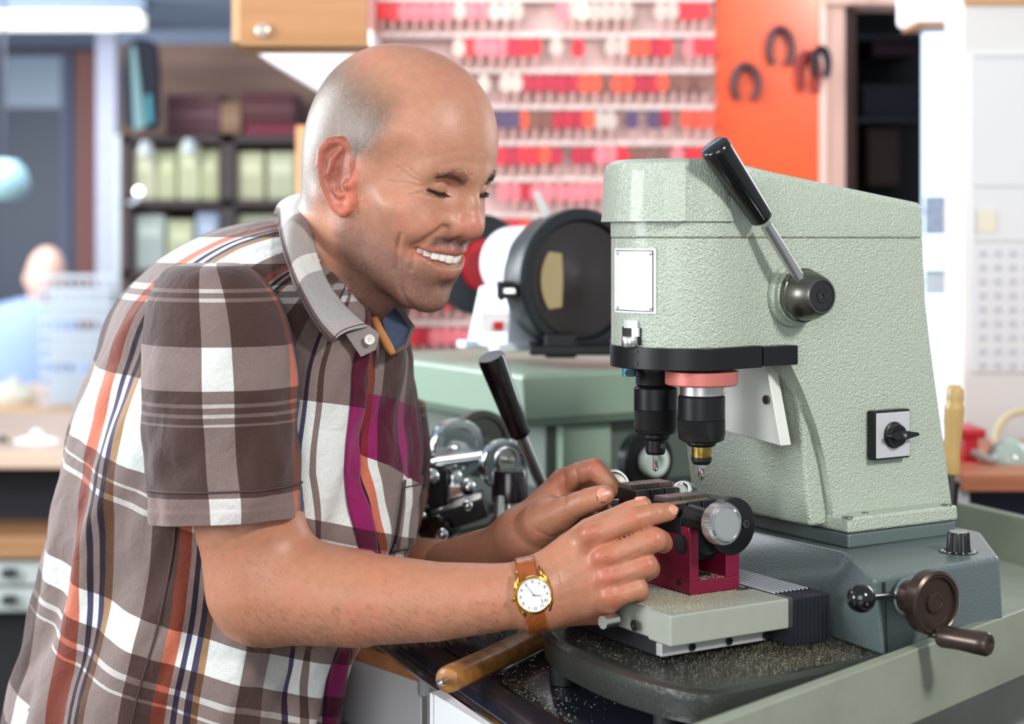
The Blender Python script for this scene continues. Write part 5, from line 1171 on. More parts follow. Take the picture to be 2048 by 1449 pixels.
for cx_, cy_, an in ((1268, 1036, -18), (1306, 1078, -18), (1291, 1130, -15), (1272, 1176, -12), (1312, 1026, -10)):
    a_ = math.radians(an + 90)
    for o_ in (-5, 0, 5): HANDC.append(([(cx_ + o_ - 10 * math.cos(a_), cy_ + 10 * math.sin(a_) * -1), (cx_ + o_ + 1.5, cy_), (cx_ + o_ + 10 * math.cos(a_), cy_ + 10 * math.sin(a_))], .28, .55, 0))
for pts_ in ([(1112, 1150), (1150, 1105), (1172, 1078)], [(1118, 1170), (1165, 1140), (1196, 1122)], [(1120, 1190), (1170, 1175), (1206, 1160)], [(1120, 1210), (1175, 1205), (1210, 1196)]): HANDC.append((pts_, -.25, 3.4, 0))
for pts_ in ([(1190, 1100), (1225, 1082), (1262, 1066)], [(1202, 1142), (1240, 1122), (1280, 1104)], [(1208, 1180), (1235, 1166), (1270, 1152)]): HANDC.append((pts_, .5, 1.6, 0))
for c in HANDC: crease(*c)
_fi = np.where((SV[:, 1] > 1.445) & (SN[:, 1] < .3) & (PXX > 1030) & (PXX < 1260) & (PYY > 900) & (PYY < 1080))[0]; _pp = np.stack([PXX[_fi], PYY[_fi]], 1)
for c in ([(1150, 1028), (1156, 1000), (1168, 985)], .35, .8, 0), ([(1160, 1026), (1166, 1004), (1176, 988)], .35, .8, 0), ([(1128, 950), (1133, 985), (1128, 1005)], .9, 2.2, .2), ([(1150, 940), (1162, 965), (1158, 985)], .8, 2.0, 0), ([(1186, 925), (1194, 945)], .4, .9, 0), ([(1070, 1060), (1100, 1075), (1130, 1070)], .5, 1.6, 0): crease(*c)
SV = SV + SN * disp[:, None]
def sstep(x, a, b): t = np.clip((x - a) / (b - a), 0, 1); return t * t * (3 - 2 * t)
def vnoise(P_, s, seed=0):
    """cheap smooth value noise"""
    q = P_ * s + seed * 17.3; i = np.floor(q).astype(np.int64); f = q - i; f = f * f * (3 - 2 * f); r = 0
    for a in (0, 1):
        for b in (0, 1):
            for c in (0, 1):
                h_ = ((i[:, 0] + a) * 73856093 ^ (i[:, 1] + b) * 19349663 ^ (i[:, 2] + c) * 83492791) & 0xffff; h_ = (h_ * 40503 + 12345) & 0xffff
                r = r + (h_ / 65535.) * np.abs(1 - a - f[:, 0]) * np.abs(1 - b - f[:, 1]) * np.abs(1 - c - f[:, 2])
    return r
base = np.array((186, 133, 108.)); col = np.tile(base, (len(SV), 1))
def blend(mask, c): global col; col = col * (1 - mask[:, None]) + np.array(c, float) * mask[:, None]
nz = vnoise(SV, 60) * .6 + vnoise(SV, 150, 2) * .4
blend(np.where(ishead, sstep(nz, .45, .8) * .28, sstep(nz, .45, .8) * .5), (204, 122, 104))
x, y, z = HM.T
H = ishead.astype(float)
# shaved hair on sides and back of the scalp
hairline = sstep(z, -.055, -.02) * sstep(-x + .0, -.040, -.018 + .0) * (1 - sstep(z + .35 * x, .050, .10)) 
side = sstep(.032 - x + .25 * (z - .03), -.008, .020) * sstep(z, -.052, -.012) * (1 - sstep(z - .25 * (-x), .055, .112)) * sstep(y, .022, .05) * np.where(x > .0, sstep(z + .9 * (.032 - x), -.004, .012), 1) * np.where(x > .010, sstep(z, .012 - 0, .03), 1)
back = sstep(-x, .02, .06) * (1 - sstep(z, .078, .11)) * sstep(z, -.065, -.045)
hair = np.clip(np.maximum(side, back), 0, 1) * H
grain = .75 + .5 * vnoise(SV, 700, 5)
blend(np.clip(hair * .80 * grain, 0, 1), (88, 73, 60))
# stubble
st_ = H * sstep(-z, .030, .062) * (1 - sstep(np.linalg.norm(HM - np.array((.082, .040, -.045)), axis=1), .040, .018)) 
st_ = H * np.clip(sstep(-z - .35 * x, .018, .060) * sstep(x, -.012, .012) * (1 - .8 * sstep(.028 - np.linalg.norm((HM - np.array((.075, .042, -.048))), axis=1), 0, .016)), 0, 1)
moust = H * sstep(-z, .037, .041) * sstep(z, -.054, -.049) * sstep(x, .078, .084) * (1 - sstep(y, .026, .034))
blend(np.clip((st_ * .62 + moust * .85) * grain * 1.05, 0, 1), (120, 92, 84))
underlip = H * np.exp(-((y / .008) ** 2 + ((z + .0900) / .004) ** 2)) * sstep(x, .08, .085); blend(underlip * .6, (90, 62, 56))  # darker spot below the lower lip, also thickens the stubble there
# lips
dl = np.minimum(dpoly(HM, [p_ for p_, r in UPL]), dpoly(HM, [p_ for p_, r in LOL])); blend(H * (1 - sstep(dl, .0048, .0066)) * .68, (176, 100, 90))
dm_ = dpoly(HM, [p_ for p_, r in MOU]); blend(H * (1 - sstep(dm_ + .0 * x, .0050, .0066)) * (x < .0935 - .021 * (y / .0305) ** 2) * .9, (92, 30, 32))
# ear, nose, cheeks redder
_e = np.where(ishead & (HM[:, 1] > .05))[0]; _em = np.zeros(len(SV)); _em[_e] = 1 - sstep(ear(HM[_e].astype(f32)), .0004, .0035); blend(_em * H * .48, (226, 106, 86))
blend(H * np.exp(-(np.linalg.norm(HM - np.array((.109, 0, -.024)), axis=1) / .016) ** 2) * .42, (214, 112, 100))
blend(H * np.exp(-(np.linalg.norm(HM - np.array((.076, .044, -.030)), axis=1) / .018) ** 2) * .22, (218, 122, 108))
# eye slit dark, lashes line
dz_ = dpoly(HM, [(EC[0] + .0075, .0205, EC[2] - .0050), (EC[0] + .0115, .028, EC[2] - .0056), (EC[0] + .0110, .0350, EC[2] - .0054), (EC[0] + .0060, .0450, EC[2] - .0026)]); blend(H * (1 - sstep(dz_, .0016, .0030)), (58, 36, 34))
# hands: redder knuckles, darker far hand skin follows the same tone
for X, Y, dd, r in ((1178, 1066, 1.368, .012), (1205, 1112, 1.364, .013), (1213, 1153, 1.363, .013), (1219, 1192, 1.362, .013), (1270, 1036, 1.364, .008), (1308, 1078, 1.360, .008), (1292, 1130, 1.360, .008), (1130, 960, 1.52, .012), (1190, 935, 1.497, .01)):
    blend(np.exp(-(np.linalg.norm(SV - np.array(A(X, Y, dd)), axis=1) / r) ** 2) * .55, (190, 84, 68))
blend((~ishead) * .0 + (SV[:, 2] < CH - .2) * .45, (170, 112, 82))
def lin_np(c): c = np.clip(c / 255., 0, 1); return np.where(c <= .04045, c / 12.92, ((c + .055) / 1.055) ** 2.4)
SKIN = mat('skin', (203, 146, 116), .42, sss=.12, spec=.45)
def attr_col(m, name):
    N = m.node_tree.nodes; a = N.new('ShaderNodeAttribute'); a.attribute_name = name; m.node_tree.links.new(a.outputs['Color'], N['Principled BSDF'].inputs['Base Color'])
attr_col(SKIN, 'skin_colour')
def grain(m, sc, lo, hi):
    N = m.node_tree.nodes; L = m.node_tree.links; b = N['Principled BSDF']; src = b.inputs['Base Color'].links[0].from_socket
    t = N.new('ShaderNodeTexNoise'); t.inputs['Scale'].default_value = sc; t.inputs['Detail'].default_value = 4; tc = N.new('ShaderNodeTexCoord'); L.new(tc.outputs['Object'], t.inputs['Vector'])
    r_ = N.new('ShaderNodeMapRange'); r_.inputs[1].default_value = .3; r_.inputs[2].default_value = .7; r_.inputs[3].default_value = lo; r_.inputs[4].default_value = hi; L.new(t.outputs['Fac'], r_.inputs[0])
    x_ = N.new('ShaderNodeMix'); x_.data_type = 'RGBA'; x_.blend_type = 'MULTIPLY'; x_.inputs[0].default_value = 1; L.new(src, x_.inputs[6]); L.new(r_.outputs[0], x_.inputs[7]); L.new(x_.outputs[2], b.inputs['Base Color'])
grain(SKIN, 1300, .84, 1.10); grain(SKIN, 120, .93, 1.05)
_n = SKIN.node_tree.nodes; _l = SKIN.node_tree.links; _tc = _n.new('ShaderNodeTexCoord'); _t1 = _n.new('ShaderNodeTexNoise'); _t1.inputs['Scale'].default_value = 520; _t1.inputs['Detail'].default_value = 4; _b = _n.new('ShaderNodeBump'); _b.inputs['Strength'].default_value = .3; _b.inputs['Distance'].default_value = .0008
_l.new(_tc.outputs['Object'], _t1.inputs['Vector']); _l.new(_t1.outputs['Fac'], _b.inputs['Height']); _l.new(_b.outputs[0], _n['Principled BSDF'].inputs['Normal'])
man = thing('person', 'bald smiling man in a plaid short-sleeved shirt leaning over the crimson key vise', 'person', (P(420, 1449, 1.66).x, 1.66, 0))
def np_mesh(name, V, Q, m, parent, colattr=None):
    wm = WM[parent['_wm']].inverted(); o_ = np.array(wm.translation)
    me = bpy.data.meshes.new(name); me.vertices.add(len(V)); me.vertices.foreach_set('co', (V + o_).astype(f32).ravel())
    me.loops.add(len(Q) * 4); me.loops.foreach_set('vertex_index', Q.astype(np.int32).ravel()); me.polygons.add(len(Q)); me.polygons.foreach_set('loop_start', np.arange(0, len(Q) * 4, 4, dtype=np.int32))
    me.update(calc_edges=True); me.polygons.foreach_set('use_smooth', np.ones(len(Q), bool))
    if colattr is not None:
        a = me.color_attributes.new('skin_colour', 'FLOAT_COLOR', 'POINT'); a.data.foreach_set('color', np.concatenate([colattr, np.ones((len(V), 1))], 1).astype(f32).ravel())
    me.materials.append(m); o = bpy.data.objects.new(name, me); C.objects.link(o); o.parent = parent; o['_wm'] = parent['_wm']; return o
body_o = np_mesh('body', SV, SQ, SKIN, man, lin_np(col))
STW = np.clip(st_ * .8 + moust * 1.6 + underlip * 3, 0, 3)
# ---- snapping helper
def snap(hp):
    p = h2w(hp); d = np.linalg.norm(SV - p, axis=1); i = int(np.argmin(d)); return Vector(SV[i]), Vector(SN[i])
def strand_mesh(mb, p, dr, L, r, bend=None):
    p = Vector(p); dr = Vector(dr).normalized(); q = p + dr * L * .5 + (Vector(bend) * L * .12 if bend else Vector()); e = p + dr * L + (Vector(bend) * L * .35 if bend else Vector())
    mb.tube([p, q, e], [r, r * .8, r * .2], 3, cap=False)
HAIR = mat('dark_brown_hair', (46, 34, 30), .45)
rb_ = random.Random(11)
Hx = Vector(HRm[:, 0]); Hy = Vector(HRm[:, 1]); Hz = Vector(HRm[:, 2])
for sgn in (-1, 1):
    m = MB()
    for i in range(620):
        t = rb_.random() ** 1.7; w_ = rb_.gauss(0, 1)
        yy = .010 + .033 * t; zz = .0215 + .0055 * math.sin(min(1, t * 1.3) * math.pi * .62) * 1.0 - .004 * max(0, t - .7) * 3 + w_ * (.0024 * (1 - t) ** .5 + .0004) * .8
        p_, n_ = snap((.094 - .022 * t * t, sgn * yy, zz))
        dr = (Hy * sgn * (.9) + Hz * (.35 - .5 * t) - Hx * .35 * t + n_ * .22)
        strand_mesh(m, p_ - n_ * .0003, dr, rb_.uniform(.0045, .0080), .00013)
    m.build('eyebrow', HAIR, body_o, sharp=0)
    m = MB()
    for i in range(90):
        t = i / 89; yy = .0205 + .025 * t; xx = EC[0] + .012 + .0035 * math.sin(math.pi * t) - .006 * t * t; zz = EC[2] - .0038 - .0010 * math.sin(math.pi * t) + .0016 * t
        p_ = Vector(h2w((xx - .001, sgn * yy, zz)))
        strand_mesh(m, p_, Hx * .8 + Hy * sgn * (t - .35) * .9 - Hz * .55, rb_.uniform(.006, .0085), .00022, Hz * .9)
    m.build('eyelashes', HAIR, body_o, sharp=0)
    m = MB(); c_ = Vector(h2w((EC[0], sgn * EC[1], EC[2]))); m.sphere(c_, ER * HS, 24); m.build('eyeball', mat('eye_dark' if sgn > 0 else 'eye_dark_near', (70, 52, 46), .1), body_o, sharp=0)
# beard stubble
m = MB(); rb4 = np.random.RandomState(8); _c = np.where((STW > .08) & (SV[:, 1] < 1.6) & (SN[:, 1] < .5) & (SV[:, 2] > CH - .075))[0]; _w = STW[_c] * (.25 + 1.2 * sstep(-HM[_c, 2], .06, .11)); _w /= _w.sum()
for i in rb4.choice(_c, min(3200, len(_c) - 1), replace=False, p=_w):
    n_ = Vector(SN[i]); dr = n_ * .8 - Hz * .7 + Vector(rb4.normal(0, .25, 3)); strand_mesh(m, Vector(SV[i]) - n_ * .0004, dr, rb4.uniform(.0012, .0026), .00008)
sb_ = m.build('beard_stubble', mat('stubble_hair', (50, 38, 34), .5), body_o, sharp=0); sb_['kind'] = 'stuff'
# fine hair on the near forearm
m = MB(); rb3 = np.random.RandomState(4); ax_f = (np.array(A(1000, 1196, 1.392)) - np.array(A(560, 1188, 1.46))); ax_f /= np.linalg.norm(ax_f)
_px = 1024 + F * SV[:, 0] / SV[:, 1]; _py = HZ - F * (SV[:, 2] - CH) / SV[:, 1]
_c = np.where((_px > 480) & (_px < 1000) & (_py > 1110) & (_py < 1300) & (SV[:, 1] < 1.475) & (SN[:, 1] < .35))[0]
_w = .25 + np.clip((_py[_c] - 1180) / 90, 0, 1); _w /= _w.sum()
for i in rb3.choice(_c, 1500, replace=False, p=_w):
    n_ = Vector(SN[i]); dr = Vector(ax_f) * .75 + Vector((0, 0, -1)) * .65 + n_ * .22 + Vector(rb3.normal(0, .22, 3))
    strand_mesh(m, Vector(SV[i]) - n_ * .0004, dr, rb3.uniform(.006, .012), .00009, -n_ * .6)
ah = m.build('arm_hair', mat('arm_hair', (92, 66, 50), .5), body_o, sharp=0); ah['kind'] = 'stuff'
# teeth
TE = mat('tooth_enamel', (240, 236, 228), .18, coat=.3)
m = MB()
xs = 0
for sgn in (-1, 1):
    yy = .0002
    for w_, hgt in ((.0094, .0114), (.0078, .0104), (.0086, .0106), (.0078, .0096), (.0076, .0084)):
        c0_ = math.cos(math.atan(2 * .019 * (yy / .0305) / .0305)); yc = yy + w_ * c0_ / 2; c1_ = math.cos(math.atan(2 * .019 * (yc / .0305) / .0305)); yc = yy + w_ * c1_ / 2; yy += w_ * c1_; t = yc / .0305; xx = .0947 - .019 * t * t; th = math.atan(2 * .019 * t / .0305)
        Rz = Matrix.Rotation(sgn * th, 3, 'Z'); top_ = -.0545 + .002 * t * t
        ring = []
        for zf, sc_ in ((0, .9), (.35, 1.0), (.82, 1.0), (.95, .93), (1.0, .7)):
            r_ = []
            for a in range(12):
                an = 2 * math.pi * a / 12; cx_ = abs(math.cos(an)) ** .7 * math.copysign(1, math.cos(an)) * .0028 * sc_; cy_ = abs(math.sin(an)) ** .6 * math.copysign(1, math.sin(an)) * w_ * .53 * sc_
                v_ = Rz @ Vector((cx_, cy_, 0)); r_.append(Vector(h2w((xx + v_.x, sgn * yc + v_.y, top_ - hgt * zf))))
            ring.append(r_)
        m.rings(ring)
m.build('teeth', TE, body_o, sharp=0)
# nails
NAIL = mat('fingernail', (216, 150, 128), .26, coat=.3)
def nail(c, n_, ax, L_, w_, nm='fingernail'):
    n_ = Vector(n_).normalized(); ax = Vector(ax); ax = (ax - n_ * ax.dot(n_)).normalized(); s_ = n_.cross(ax); m = MB(); rs = []
    for i in range(7):
        u = -1 + 2 * i / 6; r_ = []
        for j in range(9):
            v_ = -1 + 2 * j / 8; k_ = math.sqrt(max(0, 1 - abs(u) ** 3 * .75)); r_.append(Vector(c) + ax * L_ * .5 * u + s_ * w_ * .5 * v_ * k_ - n_ * (v_ * v_ * .24 * w_ + u * u * .0004))
        rs.append(r_)
    for a, b in zip(rs, rs[1:]):
        pass
    R_ = [[m.v(p) for p in r] for r in rs]
    for a, b in zip(R_, R_[1:]):
        for j in range(8): m.face([a[j], a[j + 1], b[j + 1], b[j]])
    m.build(nm, NAIL, body_o, sharp=0, solid=.0006)
def surf(c, n_):
    c = np.array(c); n_ = np.array(Vector(n_).normalized()); w_ = SV - c; t = w_ @ n_; r_ = np.linalg.norm(w_ - t[:, None] * n_, axis=1); k = (r_ < .0025) & (t > -.02) & (t < .02); return Vector(c + n_ * (t[k].max() if k.any() else .008))
_ax = Vector(A(1336, 1025, 1.387)) - Vector(A(1290, 1033, 1.377)); _nn = Vector((.45, -.62, .45)); nail(surf(A(1337, 1025, 1.387), _nn), _nn, _ax, .0105, .0105)
_ax = Vector(A(1208, 991, 1.468)) - Vector(A(1172, 1003, 1.472)); _nn = Vector((.25, -.9, .22)); nail(surf(A(1203, 992, 1.468), _nn), _nn, _ax, .0135, .0125, 'thumbnail')
_ax = Vector(A(1286, 1012, 1.420)) - Vector(A(1262, 1025, 1.424)); _nn = Vector((-.1, .1, 1)); nail(surf(A(1283, 1012, 1.420), _nn), _nn, _ax, .010, .010, 'thumbnail')
# ------------------------------------------------------------------ plaid shirt
BR = (72, 54, 51); WH = (212, 215, 213); OG = (172, 54, 34); NV = (24, 20, 40); OC = (112, 70, 38); MG = (84, 5, 38); GY = (128, 126, 124); DK = (8, 4, 6); LG = (160, 150, 148)
def ramp(N, stops):
    r = N.new('ShaderNodeValToRGB'); r.color_ramp.interpolation = 'CONSTANT'; e_ = r.color_ramp.elements
    e_[0].position = 0; e_[0].color = tuple(q / 255 for q in stops[0][1]) + (1,); e_.remove(e_[1])
    for p_, c in stops[1:]: k = e_.new(p_); k.color = tuple(q / 255 for q in c) + (1,)
    return r
def plaid(name, warp, weft, wl=1.0, magenta=None, mixf=.5):
    m = mat(name, (120, 100, 95), .82, spec=.2); N = m.node_tree.nodes; L = m.node_tree.links; b = N['Principled BSDF']; b.inputs['Sheen Weight'].default_value = .15
    uv = N.new('ShaderNodeUVMap'); sp_ = N.new('ShaderNodeSeparateXYZ'); L.new(uv.outputs[0], sp_.inputs[0])
    r1 = ramp(N, warp); r2 = ramp(N, weft); L.new(sp_.outputs[0], r1.inputs[0]); L.new(sp_.outputs[1], r2.inputs[0]); wf = r2.outputs[0]
    if magenta:
        u0, v0, v1 = magenta; a = N.new('ShaderNodeMath'); a.operation = 'GREATER_THAN'; a.inputs[1].default_value = u0; L.new(sp_.outputs[0], a.inputs[0])
        g = N.new('ShaderNodeMath'); g.operation = 'GREATER_THAN'; g.inputs[1].default_value = v0; L.new(sp_.outputs[1], g.inputs[0]); l_ = N.new('ShaderNodeMath'); l_.operation = 'LESS_THAN'; l_.inputs[1].default_value = v1; L.new(sp_.outputs[1], l_.inputs[0])
        m1 = N.new('ShaderNodeMath'); m1.operation = 'MULTIPLY'; L.new(a.outputs[0], m1.inputs[0]); L.new(g.outputs[0], m1.inputs[1]); m2 = N.new('ShaderNodeMath'); m2.operation = 'MULTIPLY'; L.new(m1.outputs[0], m2.inputs[0]); L.new(l_.outputs[0], m2.inputs[1])
        mx = N.new('ShaderNodeMix'); mx.data_type = 'RGBA'; L.new(m2.outputs[0], mx.inputs[0]); L.new(wf, mx.inputs[6]); mx.inputs[7].default_value = tuple(q / 255 for q in MG) + (1,); wf = mx.outputs[2]
    mx = N.new('ShaderNodeMix'); mx.data_type = 'RGBA'; mx.blend_type = 'MULTIPLY'; mx.inputs[0].default_value = 1; L.new(r1.outputs[0], mx.inputs[6]); L.new(wf, mx.inputs[7])
    # thread noise
    tc = N.new('ShaderNodeTexCoord'); nz_ = N.new('ShaderNodeTexNoise'); nz_.inputs['Scale'].default_value = 900; nz_.inputs['Detail'].default_value = 2; L.new(tc.outputs['Object'], nz_.inputs['Vector'])
    mr = N.new('ShaderNodeMapRange'); mr.inputs[3].default_value = .72; mr.inputs[4].default_value = 1.28; L.new(nz_.outputs['Fac'], mr.inputs[0])
    mu = N.new('ShaderNodeMix'); mu.data_type = 'RGBA'; mu.blend_type = 'MULTIPLY'; mu.inputs[0].default_value = 1; L.new(mx.outputs[2], mu.inputs[6]); L.new(mr.outputs[0], mu.inputs[7])
    g = N.new('ShaderNodeGamma'); g.inputs[1].default_value = 1.12; L.new(mu.outputs[2], g.inputs[0]); L.new(g.outputs[0], b.inputs['Base Color'])
    bn = N.new('ShaderNodeBump'); bn.inputs['Strength'].default_value = .35; bn.inputs['Distance'].default_value = .0006; L.new(nz_.outputs['Fac'], bn.inputs['Height'])
    n2 = N.new('ShaderNodeTexNoise'); n2.inputs['Scale'].default_value = 38; n2.inputs['Detail'].default_value = 3; n2.inputs['Distortion'].default_value = .6; L.new(tc.outputs['Object'], n2.inputs['Vector']); b2 = N.new('ShaderNodeBump'); b2.inputs['Strength'].default_value = .5; b2.inputs['Distance'].default_value = .006
    L.new(n2.outputs['Fac'], b2.inputs['Height']); L.new(bn.outputs[0], b2.inputs['Normal']); L.new(b2.outputs[0], b.inputs['Normal'])
    return m
TW = [(0, BR), (.04, WH), (.155, OG), (.195, WH), (.208, NV), (.220, WH), (.232, NV), (.246, OC), (.262, WH), (.352, BR), (.404, OG), (.424, WH), (.431, NV), (.439, WH), (.446, NV), (.454, OC), (.462, WH), (.508, BR), (.552, GY), (.588, NV), (.594, WH), (.612, BR), (.622, WH), (.688, MG), (.730, DK), (.737, OG), (.758, WH), (.785, BR), (.862, WH), (.888, BR)]  # DK strip is the shadow in the placket gap, painted into the warp
V0, V1 = 300., 1700.
def vv(y): return (y - V0) / (V1 - V0)
TV = [(0, BR), (vv(470), WH), (vv(520), BR), (vv(560), LG), (vv(570), BR), (vv(584), LG), (vv(594), BR), (vv(690), BR), (vv(735), WH), (vv(895), BR), (vv(925), LG), (vv(934), BR), (vv(956), LG), (vv(965), BR), (vv(1140), WH), (vv(1200), BR), (vv(1240), LG), (vv(1249), BR), (vv(1268), LG), (vv(1277), BR), (vv(1430), WH), (vv(1490), BR)]
PT = plaid('plaid_torso_cloth', TW, TV, magenta=(.735, vv(720), vv(790)))
ROWS = [(598, 410, 742, 640, 1.615, .066), (575, 428, 762, 655, 1.615, .074), (500, 444, 798, 668, 1.62, .104), (425, 464, 820, 688, 1.63, .136), (352, 500, 829, 712, 1.64, .162), (292, 545, 831, 740, 1.645, .178), (238, 602, 832, 780, 1.645, .18), (188, 700, 833, 840, 1.645, .18), (152, 780, 833, 890, 1.64, .18), (131, 850, 833, 940, 1.64, .18), (113, 950, 829, 1000, 1.64, .18), (103, 1020, 822, 1060, 1.64, .18), (93, 1100, 800, 1120, 1.64, .18), (84, 1165, 775, 1172, 1.64, .18), (62, 1250, 740, 1250, 1.64, .18), (44, 1320, 712, 1315, 1.64, .18), (18, 1440, 678, 1440, 1.64, .18), (2, 1530, 662, 1530, 1.64, .18), (-14, 1640, 650, 1640, 1.64, .18)]
def rowat(s):
    n = len(ROWS) - 1; s = min(max(s, 0), n - 1e-6); i = int(s); t = s - i
    p = [np.array(ROWS[min(max(i + j, 0), n)], float) for j in (-1, 0, 1, 2)]
    return .5 * (2 * p[1] + (p[2] - p[0]) * t + (2 * p[0] - 5 * p[1] + 4 * p[2] - p[3]) * t * t + (3 * p[1] - p[0] - 3 * p[2] + p[3]) * t ** 3)
def umap(t, Y):
    f = max(-1, min(1.7, (Y - 900) / 350)); fp = max(f, 0)
    ts = (0, .18 + .05 * f * (1 if f > 0 else .3), .375 + .015 * f, (.735 + .12 * fp) if f > 0 else .735 + .035 * f, 1.0); us = (0, .18, .375, .735, 1.0)
    t = abs(t) if t < 1 else 2 - t
    return float(np.interp(t, ts, us))
def folds(u, Y, x, z):
    a = 0
    # drapes falling from the armpit and bunching at the waist
    a += .0048 * math.sin(u * 34 + Y * .006 + 2.2 * noise.noise(Vector((u * 5, Y * .004, 1)))) * max(0, min(1, (Y - 800) / 300))
    a += .010 * noise.noise(Vector((u * 9, Y * .0045, 3.3))) + .0045 * noise.noise(Vector((u * 24 + Y * .006, Y * .010, 7.7)))
    return a
def tpoint(t, s, off=0):
    """t: 0..2 round the ring (0..1 is the side seen by the camera)"""
    XL, YL, XR, YR, dc, hd = rowat(s); ph = math.pi * t; c, sn = math.cos(ph), math.sin(ph)
    xl = (XL - 1024) / F * dc; xr = (XR - 1024) / F * dc; cx = (xl + xr) / 2; hw = (xr - xl) / 2
    k = abs(c) ** .92 * math.copysign(1, c); ks = abs(sn) ** .9 * math.copysign(1, sn)
    Y = YL + (YR - YL) * (1 - c) / 2; u = umap(t, Y); o = off + (folds(min(t, 2 - t), Y, 0, 0) if s > 1.5 else 0)
    nx, ny = -c, -sn
    d_ = dc - hd * ks + ny * o; x_ = (cx - hw * k) * min(1, d_ / dc) + nx * o
    return Vector((x_, d_, CH - (Y - HZ) / F * dc)), u, Y - (min(t, 2 - t) - .3) * 260 * min(1, max(0, (Y - 650) / 300))
def grid_mesh(name, pf, nu, nv, m, parent, closed=False, solid=.0012, subs=0):
    wm = WM[parent['_wm']].inverted(); me = bpy.data.meshes.new(name); V = []; UVs = []
    for j in range(nv + 1):
        for i in range(nu + 1):
            p, u, v = pf(i / nu, j / nv); V.append(wm @ p); UVs.append((u, v))
    Fc = [(j * (nu + 1) + i, j * (nu + 1) + i + 1, (j + 1) * (nu + 1) + i + 1, (j + 1) * (nu + 1) + i) for j in range(nv) for i in range(nu)]
    me.from_pydata(V, [], Fc); uvl = me.uv_layers.new(name='UVMap')
    uvl.data.foreach_set('uv', [c for f in me.loops for c in UVs[f.vertex_index]])
    bm = bmesh.new(); bm.from_mesh(me)
    if closed: bmesh.ops.remove_doubles(bm, verts=bm.verts, dist=1e-5)
    bmesh.ops.recalc_face_normals(bm, faces=bm.faces); bm.to_mesh(me); bm.free()
    for p in me.polygons: p.use_smooth = True
    me.materials.append(m); o = bpy.data.objects.new(name, me); C.objects.link(o); o.parent = parent; o['_wm'] = parent['_wm']
    if solid: q = o.modifiers.new('solid', 'SOLIDIFY'); q.thickness = solid; q.offset = -1
    if subs: q = o.modifiers.new('sub', 'SUBSURF'); q.levels = subs; q.render_levels = subs
    return o
NR = len(ROWS) - 1
def torso(i, j):
    p, u, v = tpoint(i * 2, j * NR); return p, u, vv(v)
shirt = grid_mesh('shirt', torso, 300, 240, PT, man, True)
# sleeve (near)
SW = [(0, BR), (.434, WH), (.552, BR), (.87, OG), (.93, BR), (.96, NV)]
def sv(y): return (y - 450) / 650.
SV_ = [(0, BR), (sv(500), WH), (sv(530), BR), (sv(572), LG), (sv(582), BR), (sv(590), LG), (sv(598), BR), (sv(686), WH), (sv(772), BR), (sv(796), LG), (sv(804), BR), (sv(816), LG), (sv(825), BR), (sv(836), LG), (sv(843), BR), (sv(985), (200, 190, 186))]
PS = plaid('plaid_sleeve_cloth', SW, SV_)
SR = [(430, 526, 6, 1.49, .006), (424, 527, 50, 1.485, .034), (418, 536, 82, 1.478, .048), (421, 560, 107, 1.472, .058), (427, 605, 134, 1.467, .065), (434, 670, 149, 1.463, .069), (438, 760, 156, 1.46, .070), (441, 850, 157, 1.46, .070), (446, 930, 156, 1.46, .070), (451, 990, 155, 1.46, .069), (453, 1040, 153, 1.46, .069)]
def sleeve_pt(t, s, off=0):
    n = len(SR) - 1; s = min(max(s * n, 0), n - 1e-6); i = int(s); f = s - i; p = [np.array(SR[min(max(i + j, 0), n)], float) for j in (-1, 0, 1, 2)]
    X, Y, hw, d, hd = .5 * (2 * p[1] + (p[2] - p[0]) * f + (2 * p[0] - 5 * p[1] + 4 * p[2] - p[3]) * f * f + (3 * p[1] - p[0] - 3 * p[2] + p[3]) * f ** 3)
    ph = math.pi * t; c, sn = math.cos(ph), math.sin(ph); g = min(1, max(0, (Y - 600) / 250))
    k = abs(c) ** .95 * math.copysign(1, c)
    tm = min(t, 2 - t); o = off + (.0050 * noise.noise(Vector((tm * 4, Y * .006, 9))) + .0040 * noise.noise(Vector((tm * 9 + Y * .006, Y * .011 - tm * 3, 4)))) * g + .0022 * math.sin(Y * .035 + tm * 9) * math.exp(-((tm - .72) / .2) ** 2) * g
    if s > 9.35: o += .0008
    Yh = Y + (-16 * sn + 9 * c) * max(0, (s / n - .5) * 2)
    y_ = d - (hd + o) * sn; x_ = ((X - 1024) / F * d - (hw / F * d + o) * k) * min(1, y_ / d)
    return Vector((x_, y_, CH - (Yh - HZ) / F * d)), (t if t <= 1 else 2 - t), Y
def sleeve(i, j):
    p, u, v = sleeve_pt(i * 2, j); return p, u, sv(v)
sl_ = grid_mesh('sleeve', sleeve, 200, 150, PS, man, True)
# hem seam on the sleeve and shoulder seam
THR = mat('brown_thread', (70, 52, 50), .8)
m = MB(); m.tube([sleeve_pt(i / 60 * 2, .868, .0008)[0] for i in range(61)], .0009, 6); m.build('hem_seam', THR, sl_, sharp=0)
m = MB(); m.tube([tpoint(.405 + .0 * k, 9.3 + k * .2, .0008)[0] for k in range(44)], .0010, 6); m.build('side_seam', THR, shirt, sharp=0)
